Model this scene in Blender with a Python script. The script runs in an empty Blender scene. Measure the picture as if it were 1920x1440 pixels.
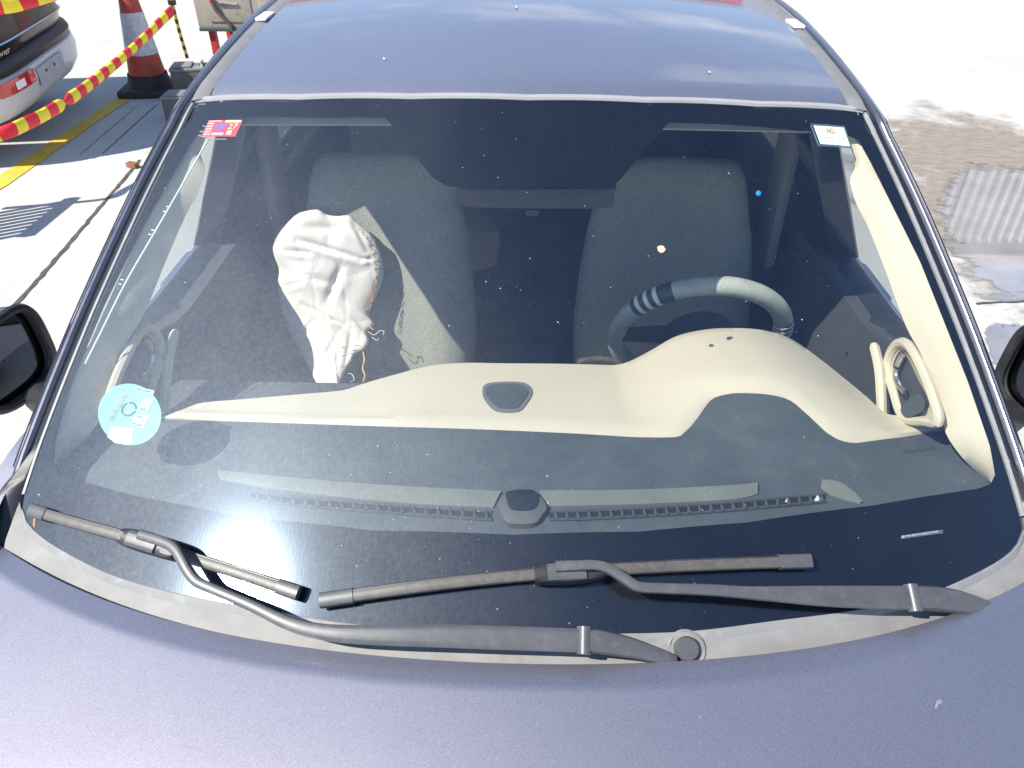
import bpy, bmesh, math, random
import numpy as np
from mathutils import Vector, Matrix

rnd = random.Random(7)
scene = bpy.context.scene
R = math.radians

# ------------------------------------------------------------------ camera
F_PX = 1440.0                       # focal length in photograph pixels (1920 wide)
PITCH, YAW, ROLL = R(36.0), R(0.9), R(0.6)
CAM = np.array([0.0, 0.0, 1.78])
fwd = np.array([-math.sin(YAW) * math.cos(PITCH), math.cos(YAW) * math.cos(PITCH), -math.sin(PITCH)])
r0 = np.array([math.cos(YAW), math.sin(YAW), 0.0])
u0 = np.cross(r0, fwd)
rgt = r0 * math.cos(ROLL) + u0 * math.sin(ROLL)
upv = np.cross(rgt, fwd)
cam_data = bpy.data.cameras.new("camera")
cam_data.sensor_width = 36.0
cam_data.lens = 36.0 * F_PX / 1920.0
cam_data.clip_start, cam_data.clip_end = 0.02, 600
cam = bpy.data.objects.new("camera", cam_data)
scene.collection.objects.link(cam)
M = Matrix.Identity(4)
for i in range(3):
    M[i][0], M[i][1], M[i][2], M[i][3] = rgt[i], upv[i], -fwd[i], CAM[i]
cam.matrix_world = M
scene.camera = cam

# ------------------------------------------------------------------ light
SUN = np.array([-0.556, -0.345, 0.756]); SUN /= np.linalg.norm(SUN)
world = bpy.data.worlds.new("World"); scene.world = world; world.use_nodes = True
wn, wl = world.node_tree.nodes, world.node_tree.links
wn.clear()
w_out = wn.new("ShaderNodeOutputWorld"); w_bg = wn.new("ShaderNodeBackground")
sky = wn.new("ShaderNodeTexSky"); sky.sky_type = 'NISHITA'; sky.sun_disc = False
sky.sun_elevation = math.asin(SUN[2]); sky.sun_rotation = math.atan2(SUN[0], SUN[1])
sky.air_density, sky.dust_density, sky.ozone_density = 1.1, 0.2, 4.0
w_bg.inputs['Strength'].default_value = 0.125
tc = wn.new("ShaderNodeTexCoord"); sep = wn.new("ShaderNodeSeparateXYZ")
wl.new(tc.outputs['Generated'], sep.inputs[0])
zc = wn.new("ShaderNodeMath"); zc.operation = 'MAXIMUM'; zc.inputs[1].default_value = 0.03
wl.new(sep.outputs['Z'], zc.inputs[0])
dvx = wn.new("ShaderNodeMath"); dvx.operation = 'DIVIDE'; wl.new(sep.outputs['X'], dvx.inputs[0]); wl.new(zc.outputs[0], dvx.inputs[1])
dvy = wn.new("ShaderNodeMath"); dvy.operation = 'DIVIDE'; wl.new(sep.outputs['Y'], dvy.inputs[0]); wl.new(zc.outputs[0], dvy.inputs[1])
cmb = wn.new("ShaderNodeCombineXYZ"); wl.new(dvx.outputs[0], cmb.inputs[0]); wl.new(dvy.outputs[0], cmb.inputs[1])
cn = wn.new("ShaderNodeTexNoise"); cn.inputs['Scale'].default_value = 0.42; cn.inputs['Detail'].default_value = 7
cn.inputs['Roughness'].default_value = 0.55
cn.noise_dimensions = '4D'; cn.inputs['W'].default_value = 37.4
wl.new(cmb.outputs[0], cn.inputs['Vector'])
cn2 = wn.new("ShaderNodeTexNoise"); cn2.noise_dimensions = '4D'; cn2.inputs['W'].default_value = 11.9; cn2.inputs['Scale'].default_value = 0.42
cn2.inputs['Detail'].default_value = 7; cn2.inputs['Roughness'].default_value = 0.55; wl.new(cmb.outputs[0], cn2.inputs['Vector'])
cmax = wn.new("ShaderNodeMath"); cmax.operation = 'MAXIMUM'; wl.new(cn.outputs['Fac'], cmax.inputs[0]); wl.new(cn2.outputs['Fac'], cmax.inputs[1])
cr = wn.new("ShaderNodeValToRGB"); cr.color_ramp.elements[0].position = 0.56; cr.color_ramp.elements[1].position = 0.70
wl.new(cmax.outputs[0], cr.inputs[0])
cmx = wn.new("ShaderNodeMixRGB"); cmx.inputs['Color2'].default_value = (9.0, 8.8, 8.6, 1)
wl.new(cr.outputs['Color'], cmx.inputs['Fac']); wl.new(sky.outputs[0], cmx.inputs['Color1'])
wl.new(cmx.outputs[0], w_bg.inputs['Color']); wl.new(w_bg.outputs[0], w_out.inputs[0])

sd = bpy.data.lights.new("sun", 'SUN'); sd.energy = 4.6; sd.angle = R(0.53); sd.color = (1.0, 0.955, 0.88)
so = bpy.data.objects.new("sun", sd); scene.collection.objects.link(so)
so.rotation_euler = Vector(SUN).to_track_quat('Z', 'Y').to_euler(); so.location = (-6, -4, 9)

vs = scene.view_settings
vs.view_transform = 'Standard'; vs.look = 'None'; vs.gamma = 1.0; vs.use_curve_mapping = False
vs.exposure = 0.85

# ------------------------------------------------------------------ helpers
def ray(px, py):
    d = fwd + rgt * ((px - 960) / F_PX) - upv * ((py - 720) / F_PX)
    return d / np.linalg.norm(d)

def on(px, py, S, t0=0.3, t1=9.0, n=260):
    """point of the height field z = S(x, y) that the photograph shows at a pixel"""
    d = ray(px, py)
    g = lambda t: (CAM + d * t)[2] - S(*(CAM + d * t)[:2])
    ts = np.linspace(t0, t1, n); prev = g(ts[0])
    for i in range(1, n):
        cur = g(ts[i])
        if prev > 0 >= cur:
            lo, hi = ts[i - 1], ts[i]
            for _ in range(30):
                m = (lo + hi) / 2
                if g(m) > 0: lo = m
                else: hi = m
            return CAM + d * lo
        prev = cur
    raise ValueError(("no hit", px, py))

def at_axis(px, py, ax, v):
    d = ray(px, py); return CAM + d * ((v - CAM[ax]) / d[ax])

def resample(pts, n):
    P = [np.array(p, float) for p in pts]
    L = [0.0]
    for a, b in zip(P[:-1], P[1:]): L.append(L[-1] + np.linalg.norm(b - a))
    out = []
    for s in np.linspace(0, L[-1], n):
        k = min(max(np.searchsorted(L, s) - 1, 0), len(P) - 2)
        f = (s - L[k]) / max(L[k + 1] - L[k], 1e-9)
        out.append(P[k] * (1 - f) + P[k + 1] * f)
    return out

def smooth_path(pts, n, closed=False):
    """Catmull-Rom through the points, then evenly resampled"""
    P = [np.array(p, float) for p in pts]; m = len(P); out = []
    rng = range(m) if closed else range(m - 1)
    for i in rng:
        if closed: a, b, c, d = P[(i - 1) % m], P[i], P[(i + 1) % m], P[(i + 2) % m]
        else: a, b, c, d = P[max(i - 1, 0)], P[i], P[i + 1], P[min(i + 2, m - 1)]
        for t in np.linspace(0, 1, 12, endpoint=False):
            out.append(0.5 * ((2 * b) + (c - a) * t + (2 * a - 5 * b + 4 * c - d) * t * t + (3 * b - a - 3 * c + d) * t ** 3))
    out.append(P[0] if closed else P[-1])
    r = resample(out, n + 1 if closed else n)
    return r[:-1] if closed else r

class MB:
    def __init__(self): self.v, self.f = [], []
    def add(self, verts, faces):
        o = len(self.v); self.v += [tuple(map(float, p)) for p in verts]
        self.f += [tuple(i + o for i in f) for f in faces]
    def loft(self, rows, closed=False, caps=False, flip=False):
        n = len(rows[0]); vs_ = [p for r in rows for p in r]; fs = []
        m = n if closed else n - 1
        for i in range(len(rows) - 1):
            for j in range(m):
                a, b = i * n + j, i * n + (j + 1) % n
                q = (a, b, b + n, a + n)
                fs.append(q[::-1] if flip else q)
        if caps:
            fs.append(tuple(range(n))[::-1]); fs.append(tuple((len(rows) - 1) * n + j for j in range(n)))
        self.add(vs_, fs); return self
    def tube(self, path, rad, seg=10, caps=True, ring=False):
        P = [np.array(p, float) for p in path]; rows = []; nP = len(P)
        up = np.array([0.0, 0.0, 1.0])
        for i, p in enumerate(P):
            t = (P[(i + 1) % nP] - P[i - 1]) if ring is not False else (P[min(i + 1, nP - 1)] - P[max(i - 1, 0)]); t /= np.linalg.norm(t) + 1e-12
            a = np.cross(t, up if ring is False else np.array(ring, float))
            if np.linalg.norm(a) < 1e-3: a = np.cross(t, np.array([1.0, 0, 0]))
            a /= np.linalg.norm(a); b = np.cross(a, t)
            r = rad[i] if hasattr(rad, '__len__') else rad
            rows.append([p + r * (a * math.cos(k * 2 * math.pi / seg) + b * math.sin(k * 2 * math.pi / seg)) for k in range(seg)])
        if ring is not False: rows.append(rows[0]); caps = False
        return self.loft(rows, closed=True, caps=caps)
    def box(self, c, s, bev=0.0, rz=0.0, seg=2):
        bm = bmesh.new(); bmesh.ops.create_cube(bm, size=1.0)
        bmesh.ops.scale(bm, vec=Vector(s), verts=bm.verts)
        if bev: bmesh.ops.bevel(bm, geom=bm.edges[:], offset=bev, segments=seg, profile=0.6, affect='EDGES')
        bmesh.ops.rotate(bm, verts=bm.verts, cent=(0, 0, 0), matrix=Matrix.Rotation(rz, 3, 'Z'))
        bm.verts.index_update()
        self.add([np.array(v.co) + np.array(c) for v in bm.verts], [tuple(v.index for v in f.verts) for f in bm.faces]); bm.free()
        return self
    def build(self, name, mat, parent=None, smooth=True, angle=40):
        me = bpy.data.meshes.new(name); me.from_pydata(self.v, [], self.f); me.validate(); me.update()
        bm = bmesh.new(); bm.from_mesh(me); bmesh.ops.recalc_face_normals(bm, faces=bm.faces); bm.to_mesh(me); bm.free()
        me.materials.append(mat)
        ob = bpy.data.objects.new(name, me); scene.collection.objects.link(ob)
        if smooth:
            me.polygons.foreach_set("use_smooth", [True] * len(me.polygons))
            try: me.set_sharp_from_angle(angle=R(angle))
            except Exception: pass
        if parent: ob.parent = parent
        return ob

def thing(name, label, cat, loc=(0, 0, 0), group=None):
    o = bpy.data.objects.new(name, None); scene.collection.objects.link(o)
    o.empty_display_size = 0.1
    o['label'] = label; o['category'] = cat
    if group: o['group'] = group
    return o

def tag(o, label, cat, group=None):
    o['label'] = label; o['category'] = cat
    if group: o['group'] = group
    return o

def sub_empty(name, parent):
    o = bpy.data.objects.new(name, None); scene.collection.objects.link(o); o.parent = parent; return o

# ------------------------------------------------------------------ materials
def _nt(name):
    m = bpy.data.materials.new(name); m.use_nodes = True
    n, l = m.node_tree.nodes, m.node_tree.links
    return m, n, l, n['Principled BSDF']

def coords(n, l, scale=(1, 1, 1)):
    t = n.new("ShaderNodeTexCoord"); mp = n.new("ShaderNodeMapping"); mp.inputs['Scale'].default_value = scale
    l.new(t.outputs['Object'], mp.inputs[0]); return mp.outputs[0]

def noise(n, l, vec, scale, detail=3, rough=0.55):
    t = n.new("ShaderNodeTexNoise"); t.inputs['Scale'].default_value = scale
    t.inputs['Detail'].default_value = detail; t.inputs['Roughness'].default_value = rough
    l.new(vec, t.inputs['Vector']); return t.outputs['Fac']

def ramp(n, l, fac, stops):
    r = n.new("ShaderNodeValToRGB"); e = r.color_ramp.elements
    while len(e) > len(stops): e.remove(e[-1])
    while len(e) < len(stops): e.new(0.5)
    for k, (p, c) in enumerate(stops):
        e[k].position = p; e[k].color = (*c, 1) if len(c) == 3 else c
    l.new(fac, r.inputs[0]); return r.outputs[0]

def mixc(n, l, fac, a, b, mode='MIX'):
    m = n.new("ShaderNodeMixRGB"); m.blend_type = mode
    for k, v in (('Fac', fac), ('Color1', a), ('Color2', b)):
        if isinstance(v, (int, float)): m.inputs[k].default_value = v
        elif isinstance(v, tuple): m.inputs[k].default_value = (*v, 1) if len(v) == 3 else v
        else: l.new(v, m.inputs[k])
    return m.outputs[0]

def bump(n, l, h, strength, dist=0.002):
    b = n.new("ShaderNodeBump"); b.inputs['Strength'].default_value = strength; b.inputs['Distance'].default_value = dist
    l.new(h, b.inputs['Height']); return b.outputs[0]

def mat(name, col, rough=0.5, metal=0.0, var=0.12, vscale=14, grain=0.0, gscale=900, coat=0.0, spec=0.5, dirt=None, dirt_amt=0.0):
    m, n, l, p = _nt(name)
    v = coords(n, l)
    dark = tuple(c * (1 - var) for c in col); lite = tuple(min(1, c * (1 + var)) for c in col)
    c = ramp(n, l, noise(n, l, v, vscale, 5), [(0.3, dark), (0.7, lite)])
    if dirt:
        d = ramp(n, l, noise(n, l, v, vscale * 2.3, 6, 0.7), [(0.52, (0, 0, 0)), (0.72, (dirt_amt,) * 3)])
        c = mixc(n, l, d, c, dirt)
    l.new(c, p.inputs['Base Color'])
    p.inputs['Metallic'].default_value = metal
    rr = n.new("ShaderNodeMapRange"); l.new(noise(n, l, v, vscale * 3, 4), rr.inputs[0])
    rr.inputs[3].default_value = max(0.0, rough - 0.06); rr.inputs[4].default_value = min(1.0, rough + 0.06)
    l.new(rr.outputs[0], p.inputs['Roughness'])
    p.inputs['Specular IOR Level'].default_value = spec
    if coat: p.inputs['Coat Weight'].default_value = coat; p.inputs['Coat Roughness'].default_value = 0.03
    if grain: l.new(bump(n, l, noise(n, l, v, gscale, 2), grain, 0.0006), p.inputs['Normal'])
    return m

def wrinkle(m):
    """fine random creases on a cloth material"""
    n, l = m.node_tree.nodes, m.node_tree.links; p = n['Principled BSDF']
    v = coords(n, l, (1.0, 1.0, 0.55))
    h = noise(n, l, v, 26, 7, 0.62)
    w = n.new("ShaderNodeTexVoronoi"); w.feature = 'DISTANCE_TO_EDGE'; w.inputs['Scale'].default_value = 13; l.new(v, w.inputs['Vector'])
    r = ramp(n, l, w.outputs['Distance'], [(0.0, (0, 0, 0)), (0.12, (1, 1, 1))])
    l.new(bump(n, l, mixc(n, l, 0.35, h, r), 0.55, 0.006), p.inputs['Normal']); return m

def paint_mat():
    m, n, l, p = _nt("metallic_paint")
    v = coords(n, l)
    fine = noise(n, l, v, 760, 2, 0.6)
    c = ramp(n, l, fine, [(0.30, (0.345, 0.313, 0.343)), (0.52, (0.42, 0.385, 0.415)), (0.72, (0.535, 0.50, 0.53))])
    broad = ramp(n, l, noise(n, l, v, 2.2, 4), [(0.3, (0.93, 0.93, 0.93)), (0.7, (1.05, 1.05, 1.05))])
    l.new(mixc(n, l, 1.0, c, broad, 'MULTIPLY'), p.inputs['Base Color'])
    p.inputs['Metallic'].default_value = 0.93
    p.inputs['Roughness'].default_value = 0.47
    l.new(bump(n, l, fine, 0.15, 0.0005), p.inputs['Normal'])
    p.inputs['Coat Weight'].default_value = 1.0
    p.inputs['Coat Roughness'].default_value = 0.035
    p.inputs['Coat IOR'].default_value = 1.5
    return m

def glass_mat(name, tint, haze=0.15, dust=0.03, ior=1.62, streak=True):
    m, n, l, p = _nt(name); n.remove(p); out = n['Material Output']
    v = coords(n, l)
    geo = n.new("ShaderNodeNewGeometry")
    mr = n.new("ShaderNodeMapRange"); l.new(geo.outputs['Backfacing'], mr.inputs[0])
    mr.inputs[3].default_value = ior; mr.inputs[4].default_value = 1 / ior
    fr = n.new("ShaderNodeFresnel"); l.new(mr.outputs[0], fr.inputs['IOR'])
    tr = n.new("ShaderNodeBsdfTransparent"); tr.inputs[0].default_value = (*tint, 1)
    g1 = n.new("ShaderNodeBsdfGlossy"); g1.inputs['Roughness'].default_value = 0.115; g1.inputs['Color'].default_value = (0.56, 0.76, 1.0, 1)
    g2 = n.new("ShaderNodeBsdfGlossy"); g2.distribution = 'BECKMANN'; g2.inputs['Roughness'].default_value = 0.46
    g2.inputs['Color'].default_value = (0.84, 0.92, 1.0, 1)
    if streak:
        sv = coords(n, l, (1, 0.22, 0.22))
        h = mixc(n, l, 0.25, noise(n, l, sv, 300, 5, 0.75), noise(n, l, v, 900, 2))
        bn = bump(n, l, h, 0.30, 0.0006)
        l.new(bn, g2.inputs['Normal'])
        l.new(bump(n, l, h, 0.12, 0.0004), g1.inputs['Normal'])
    mg = n.new("ShaderNodeMixShader"); l.new(g1.outputs[0], mg.inputs[1]); l.new(g2.outputs[0], mg.inputs[2])
    hz = ramp(n, l, mixc(n, l, 0.6, noise(n, l, v, 9, 6, 0.65), noise(n, l, v, 140, 5, 0.7)), [(0.35, (haze * 0.7,) * 3), (0.68, (haze * 1.4,) * 3)])
    l.new(hz, mg.inputs[0])
    mx = n.new("ShaderNodeMixShader"); l.new(fr.outputs[0], mx.inputs[0]); l.new(tr.outputs[0], mx.inputs[1]); l.new(mg.outputs[0], mx.inputs[2])
    df = n.new("ShaderNodeBsdfDiffuse"); df.inputs[0].default_value = (0.62, 0.62, 0.60, 1)
    big = noise(n, l, v, 11, 8, 0.75)
    sm = noise(n, l, coords(n, l, (1, 0.5, 0.5)), 160, 4, 0.75)
    d1 = ramp(n, l, mixc(n, l, 0.5, big, sm), [(0.42, (dust * 0.5,) * 3), (0.62, (dust * 1.6,) * 3)])
    md = n.new("ShaderNodeMixShader"); l.new(d1, md.inputs[0]); l.new(mx.outputs[0], md.inputs[1]); l.new(df.outputs[0], md.inputs[2])
    l.new(md.outputs[0], out.inputs['Surface'])
    return m

PAINT = paint_mat()
GLASS = glass_mat("windshield_glass", (0.84, 0.86, 0.83), haze=0.21, dust=0.0045, ior=1.85)
SIDE_GLASS = glass_mat("side_glass", (0.92, 0.95, 0.93), haze=0.05, dust=0.006, ior=1.6, streak=False)
REAR_GLASS = glass_mat("rear_shade_glass", (0.14, 0.15, 0.15), haze=0.05, dust=0.006, ior=1.6, streak=False)  # tint made dark to cut the sunlight reaching the rear seat
FRIT = mat("black_ceramic_frit", (0.004, 0.004, 0.006), 0.8, var=0.1, spec=0.05)
BLACK = mat("black_plastic", (0.022, 0.022, 0.024), 0.42, var=0.2, grain=0.15, dirt=(0.12, 0.11, 0.10), dirt_amt=0.25)
GLOSSBLACK = mat("gloss_black_trim", (0.010, 0.010, 0.012), 0.18, var=0.1, coat=0.6)
LIP = mat("pale_rubber_lip", (0.22, 0.215, 0.205), 0.45, var=0.1, dirt=(0.5, 0.48, 0.44), dirt_amt=0.3)
PILLAR = mat("dark_gloss_pillar", (0.16, 0.155, 0.18), 0.22, metal=0.7, var=0.1, coat=0.8)
RUBBER = mat("weathered_rubber", (0.035, 0.035, 0.036), 0.6, var=0.3, vscale=30, dirt=(0.3, 0.29, 0.27), dirt_amt=0.35)
COWL = mat("grey_cowl_plastic", (0.20, 0.195, 0.185), 0.55, var=0.14, vscale=20, grain=0.25, gscale=700, dirt=(0.30, 0.29, 0.275), dirt_amt=0.25)
MOULD = mat("grey_roof_moulding", (0.17, 0.165, 0.16), 0.5, var=0.1, dirt=(0.3, 0.29, 0.27), dirt_amt=0.3)
CHROME = mat("bright_trim", (0.72, 0.71, 0.68), 0.22, metal=1.0, var=0.08, vscale=30)
ARM = mat("wiper_arm_paint", (0.070, 0.070, 0.074), 0.38, var=0.12, vscale=30, grain=0.1, dirt=(0.16, 0.155, 0.15), dirt_amt=0.3)
BLADE = mat("wiper_blade_rubber", (0.075, 0.068, 0.060), 0.45, var=0.2, vscale=80, dirt=(0.2, 0.175, 0.15), dirt_amt=0.3)
CREAM = mat("cream_plastic", (0.60, 0.53, 0.415), 0.55, var=0.04, vscale=5, grain=0.12, gscale=900, dirt=(0.55, 0.47, 0.33), dirt_amt=0.12)
DASH = mat("dark_dash_plastic", (0.072, 0.085, 0.094), 0.62, var=0.15, vscale=12, grain=0.6, gscale=420, dirt=(0.15, 0.16, 0.16), dirt_amt=0.3)
DARKTRIM = mat("dark_interior_trim", (0.065, 0.068, 0.074), 0.7, var=0.15, vscale=8)
CARPET = mat("black_carpet", (0.015, 0.015, 0.016), 0.95, var=0.3, vscale=60)
LINER = mat("grey_headliner", (0.30, 0.29, 0.27), 0.9, var=0.06)
AIRBAG = mat("white_airbag_cloth", (0.70, 0.645, 0.60), 0.85, var=0.05, vscale=9, grain=0.4, gscale=1500, dirt=(0.55, 0.44, 0.36), dirt_amt=0.18)
wrinkle(AIRBAG)
THREAD = mat("orange_thread", (0.72, 0.42, 0.10), 0.8, var=0.25, vscale=60)
PALE_THREAD = mat("pale_thread", (0.62, 0.58, 0.5), 0.8)
WHEELCREAM = mat("worn_cream_leather", (0.46, 0.47, 0.40), 0.5, var=0.12, vscale=30, dirt=(0.22, 0.23, 0.2), dirt_amt=0.5)
WHEELGREY = mat("grey_leather", (0.42, 0.43, 0.40), 0.5, var=0.15, vscale=40)
SILVER = mat("silver_band", (0.80, 0.80, 0.74), 0.4)
DARKRIM = mat("dark_rim_sleeve", (0.07, 0.08, 0.085), 0.5)
WHITE = mat("white_print", (0.82, 0.82, 0.82), 0.5, var=0.02)
INK = mat("dark_ink", (0.03, 0.06, 0.07), 0.6)
MIRRORGLASS = mat("mirror_glass", (0.16, 0.165, 0.17), 0.06, metal=1.0, var=0.02)
TYRE = mat("tyre_rubber", (0.02, 0.02, 0.02), 0.8)
ALLOY = mat("alloy", (0.5, 0.5, 0.5), 0.35, metal=0.9)
REDLENS = mat("red_lens", (0.55, 0.02, 0.015), 0.12, coat=0.7, var=0.2)
DUSTM = mat("dust_white", (0.40, 0.40, 0.39), 0.8, var=0.2, vscale=200)

def seat_mat():
    m, n, l, p = _nt("grey_seat_fabric")
    v = coords(n, l)
    w = n.new("ShaderNodeTexVoronoi"); w.inputs['Scale'].default_value = 330; l.new(v, w.inputs['Vector'])
    c = ramp(n, l, w.outputs['Distance'], [(0.1, (0.46, 0.45, 0.39)), (0.6, (0.29, 0.285, 0.25))])
    l.new(c, p.inputs['Base Color']); p.inputs['Roughness'].default_value = 0.95
    p.inputs['Specular IOR Level'].default_value = 0.1
    l.new(bump(n, l, w.outputs['Distance'], 0.6, 0.001), p.inputs['Normal'])
    return m
SEAT = seat_mat()

# ------------------------------------------------------------------ ground
def ground_mat():
    m, n, l, p = _nt("concrete_ground")
    v = coords(n, l)
    base = ramp(n, l, noise(n, l, v, 0.7, 8, 0.6), [(0.3, (0.42, 0.40, 0.365)), (0.7, (0.51, 0.495, 0.46))])
    fine = ramp(n, l, noise(n, l, v, 55, 4, 0.7), [(0.3, (0.86, 0.86, 0.86)), (0.7, (1.08, 1.08, 1.08))])
    c = mixc(n, l, 1.0, base, fine, 'MULTIPLY')
    stain = ramp(n, l, noise(n, l, v, 1.7, 9, 0.72), [(0.60, (0, 0, 0)), (0.72, (0.55, 0.55, 0.55))])
    c = mixc(n, l, stain, c, (0.30, 0.275, 0.24))
    # damp silt round the puddle on the driver's side, with its own ragged outline
    sp = n.new("ShaderNodeSeparateXYZ"); l.new(v, sp.inputs[0])
    def axis(o, c0, s):
        a = n.new("ShaderNodeMath"); a.operation = 'SUBTRACT'; l.new(o, a.inputs[0]); a.inputs[1].default_value = c0
        b = n.new("ShaderNodeMath"); b.operation = 'DIVIDE'; l.new(a.outputs[0], b.inputs[0]); b.inputs[1].default_value = s
        q = n.new("ShaderNodeMath"); q.operation = 'POWER'; l.new(b.outputs[0], q.inputs[0]); q.inputs[1].default_value = 2.0
        return q.outputs[0]
    ad = n.new("ShaderNodeMath"); ad.operation = 'ADD'; l.new(axis(sp.outputs[0], 3.2, 1.3), ad.inputs[0]); l.new(axis(sp.outputs[1], 4.3, 2.0), ad.inputs[1])
    nz = n.new("ShaderNodeMath"); nz.operation = 'MULTIPLY_ADD'; l.new(noise(n, l, v, 2.6, 8, 0.65), nz.inputs[0]); nz.inputs[1].default_value = 2.4; nz.inputs[2].default_value = -1.2
    s2 = n.new("ShaderNodeMath"); s2.operation = 'ADD'; l.new(ad.outputs[0], s2.inputs[0]); l.new(nz.outputs[0], s2.inputs[1])
    damp = ramp(n, l, s2.outputs[0], [(0.55, (1, 1, 1)), (1.0, (0, 0, 0))])
    silt = ramp(n, l, noise(n, l, coords(n, l, (1, 2.4, 1)), 9, 7, 0.7), [(0.30, (0.17, 0.145, 0.12)), (0.68, (0.29, 0.25, 0.205))])
    c = mixc(n, l, damp, c, silt)
    l.new(c, p.inputs['Base Color'])
    p.inputs['Roughness'].default_value = 0.85
    p.inputs['Specular IOR Level'].default_value = 0.3
    h = mixc(n, l, 0.5, noise(n, l, v, 60, 5, 0.7), noise(n, l, coords(n, l, (1, 2, 1)), 9, 5, 0.6))
    l.new(bump(n, l, h, 0.3, 0.008), p.inputs['Normal'])
    return m
g = MB(); g.add([(-90, -60, 0), (90, -60, 0), (90, 140, 0), (-90, 140, 0)], [(0, 1, 2, 3)])
ground = g.build("ground", ground_mat(), smooth=False); ground['kind'] = 'structure'

ZERO = lambda x, y: 0.0
def gpt(px, py, z=0.0): p = at_axis(px, py, 2, 0.0); return np.array([p[0], p[1], z])

# painted yellow line on the left
yl = mat("worn_yellow_paint", (0.62, 0.40, 0.03), 0.7, var=0.15, vscale=6, dirt=(0.45, 0.42, 0.36), dirt_amt=0.6)
ym = MB(); rows = []
for i in range(49):
    y = 1.5 + i * 0.1; w = 0.062 + 0.006 * rnd.uniform(-1, 1); cx = -3.19 - 0.011 * (y - 4.4)
    rows.append([(cx - w, y, 0.004), (cx + w + 0.005 * rnd.uniform(-1, 1), y, 0.004)])
ym.loft(rows); o = ym.build("yellow_ground_line", yl, smooth=False); o['kind'] = 'structure'

# joints and cracks in the concrete: thin dark strips with uneven edges
JOINT = mat("dark_joint_fill", (0.07, 0.06, 0.05), 0.9, var=0.4, vscale=20)
def crack(pts, w, name, jit=0.005, n=60):
    P = smooth_path([np.array(p) for p in pts], n); m = MB(); rows = []
    for i, p in enumerate(P):
        t = P[min(i + 1, n - 1)] - P[max(i - 1, 0)]; t /= np.linalg.norm(t)
        s = np.array([t[1], -t[0], 0]); q = p + s * rnd.gauss(0, jit * 0.4)
        ww = w * rnd.uniform(0.75, 1.15)
        rows.append([q - s * ww, q + s * ww])
    m.loft(rows); o = m.build(name, JOINT, smooth=False); o['kind'] = 'structure'; return o
crack([gpt(262, 300, .003), gpt(245, 322, .003), gpt(110, 480, .003), gpt(11, 593, .003), gpt(-120, 740, .003)], 0.012, "ground_joint")
crack([gpt(193, 288, .003), gpt(292, 198, .003)], 0.0035, "ground_joint")
crack([gpt(150, 291, .003), gpt(258, 198, .003)], 0.0022, "ground_joint")
crack([(2.1, 3.15, .0065), (2.6, 3.2, .0065), (4.5, 3.3, .0065)], 0.006, "ground_joint")

# puddle on the driver's side (mirror-still water over silt)
def puddle_mat():
    m, n, l, p = _nt("puddle_water")
    v = coords(n, l)
    c = ramp(n, l, noise(n, l, v, 4, 5), [(0.3, (0.20, 0.19, 0.19)), (0.7, (0.30, 0.28, 0.27))])
    l.new(c, p.inputs['Base Color']); p.inputs['Roughness'].default_value = 0.02
    p.inputs['Specular IOR Level'].default_value = 0.9
    p.inputs['IOR'].default_value = 1.5
    p.inputs['Coat Weight'].default_value = 1.0; p.inputs['Coat Roughness'].default_value = 0.0
    at = n.new("ShaderNodeAttribute"); at.attribute_name = "rim"
    k = n.new("ShaderNodeMath"); k.operation = 'MULTIPLY_ADD'; k.inputs[1].default_value = 0.75; k.inputs[2].default_value = -0.375
    l.new(noise(n, l, coords(n, l, (1, 1.6, 1)), 5.5, 8, 0.66), k.inputs[0])
    ad = n.new("ShaderNodeMath"); ad.operation = 'ADD'; l.new(at.outputs['Fac'], ad.inputs[0]); l.new(k.outputs[0], ad.inputs[1])
    edge = ramp(n, l, ad.outputs[0], [(0.70, (1, 1, 1)), (0.80, (0, 0, 0))])
    tr = n.new("ShaderNodeBsdfTransparent"); mx = n.new("ShaderNodeMixShader"); l.new(edge, mx.inputs[0]); l.new(tr.outputs[0], mx.inputs[1]); l.new(p.outputs[0], mx.inputs[2])
    l.new(mx.outputs[0], n['Material Output'].inputs['Surface'])
    return m
PUD = puddle_mat()
def puddle(outline, name, jit):
    P = smooth_path(outline, 120, closed=True); c = sum(P) / len(P); V = [c]; Fc = []; rim = [0.0]; n = len(P); K = 14
    for k in range(1, K + 1):
        for p in P: V.append(c + (p - c) * (k / K) * 1.2); rim.append(k / K)
    for i in range(n): Fc.append((0, 1 + i, 1 + (i + 1) % n))
    for k in range(K - 1):
        for i in range(n):
            a, b = 1 + k * n + i, 1 + k * n + (i + 1) % n; Fc.append((a, a + n, b + n, b))
    m = MB(); m.add(V, Fc); o = m.build(name, PUD, smooth=False); o['kind'] = 'structure'
    at = o.data.attributes.new("rim", 'FLOAT', 'POINT'); at.data.foreach_set("value", rim)
puddle([gpt(1748, 395, .004), gpt(1790, 318, .004), gpt(1860, 305, .004), gpt(1990, 330, .004), gpt(2080, 430, .004),
        gpt(2050, 560, .004), gpt(1930, 578, .004), gpt(1860, 570, .004), gpt(1800, 520, .004), gpt(1770, 460, .004)], "puddle", 0.02)
puddle([gpt(1845, 610, .004), gpt(1880, 598, .004), gpt(1930, 620, .004), gpt(1960, 700, .004), gpt(1900, 720, .004), gpt(1850, 660, .004)], "puddle", 0.03)

# ------------------------------------------------------------------ the car
car = thing("car", "dusty purple-grey hatchback with cream and dark interior, windshield facing the camera", "car")

def WS(x, y): return 0.95 + 0.617 * (y - 0.605) - 0.205 * x * x
def WSo(h): return lambda x, y: WS(x, y) + h
def ws_n(x, y):
    v = np.array([0.41 * x, -0.617, 1.0]); return v / np.linalg.norm(v)

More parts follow.
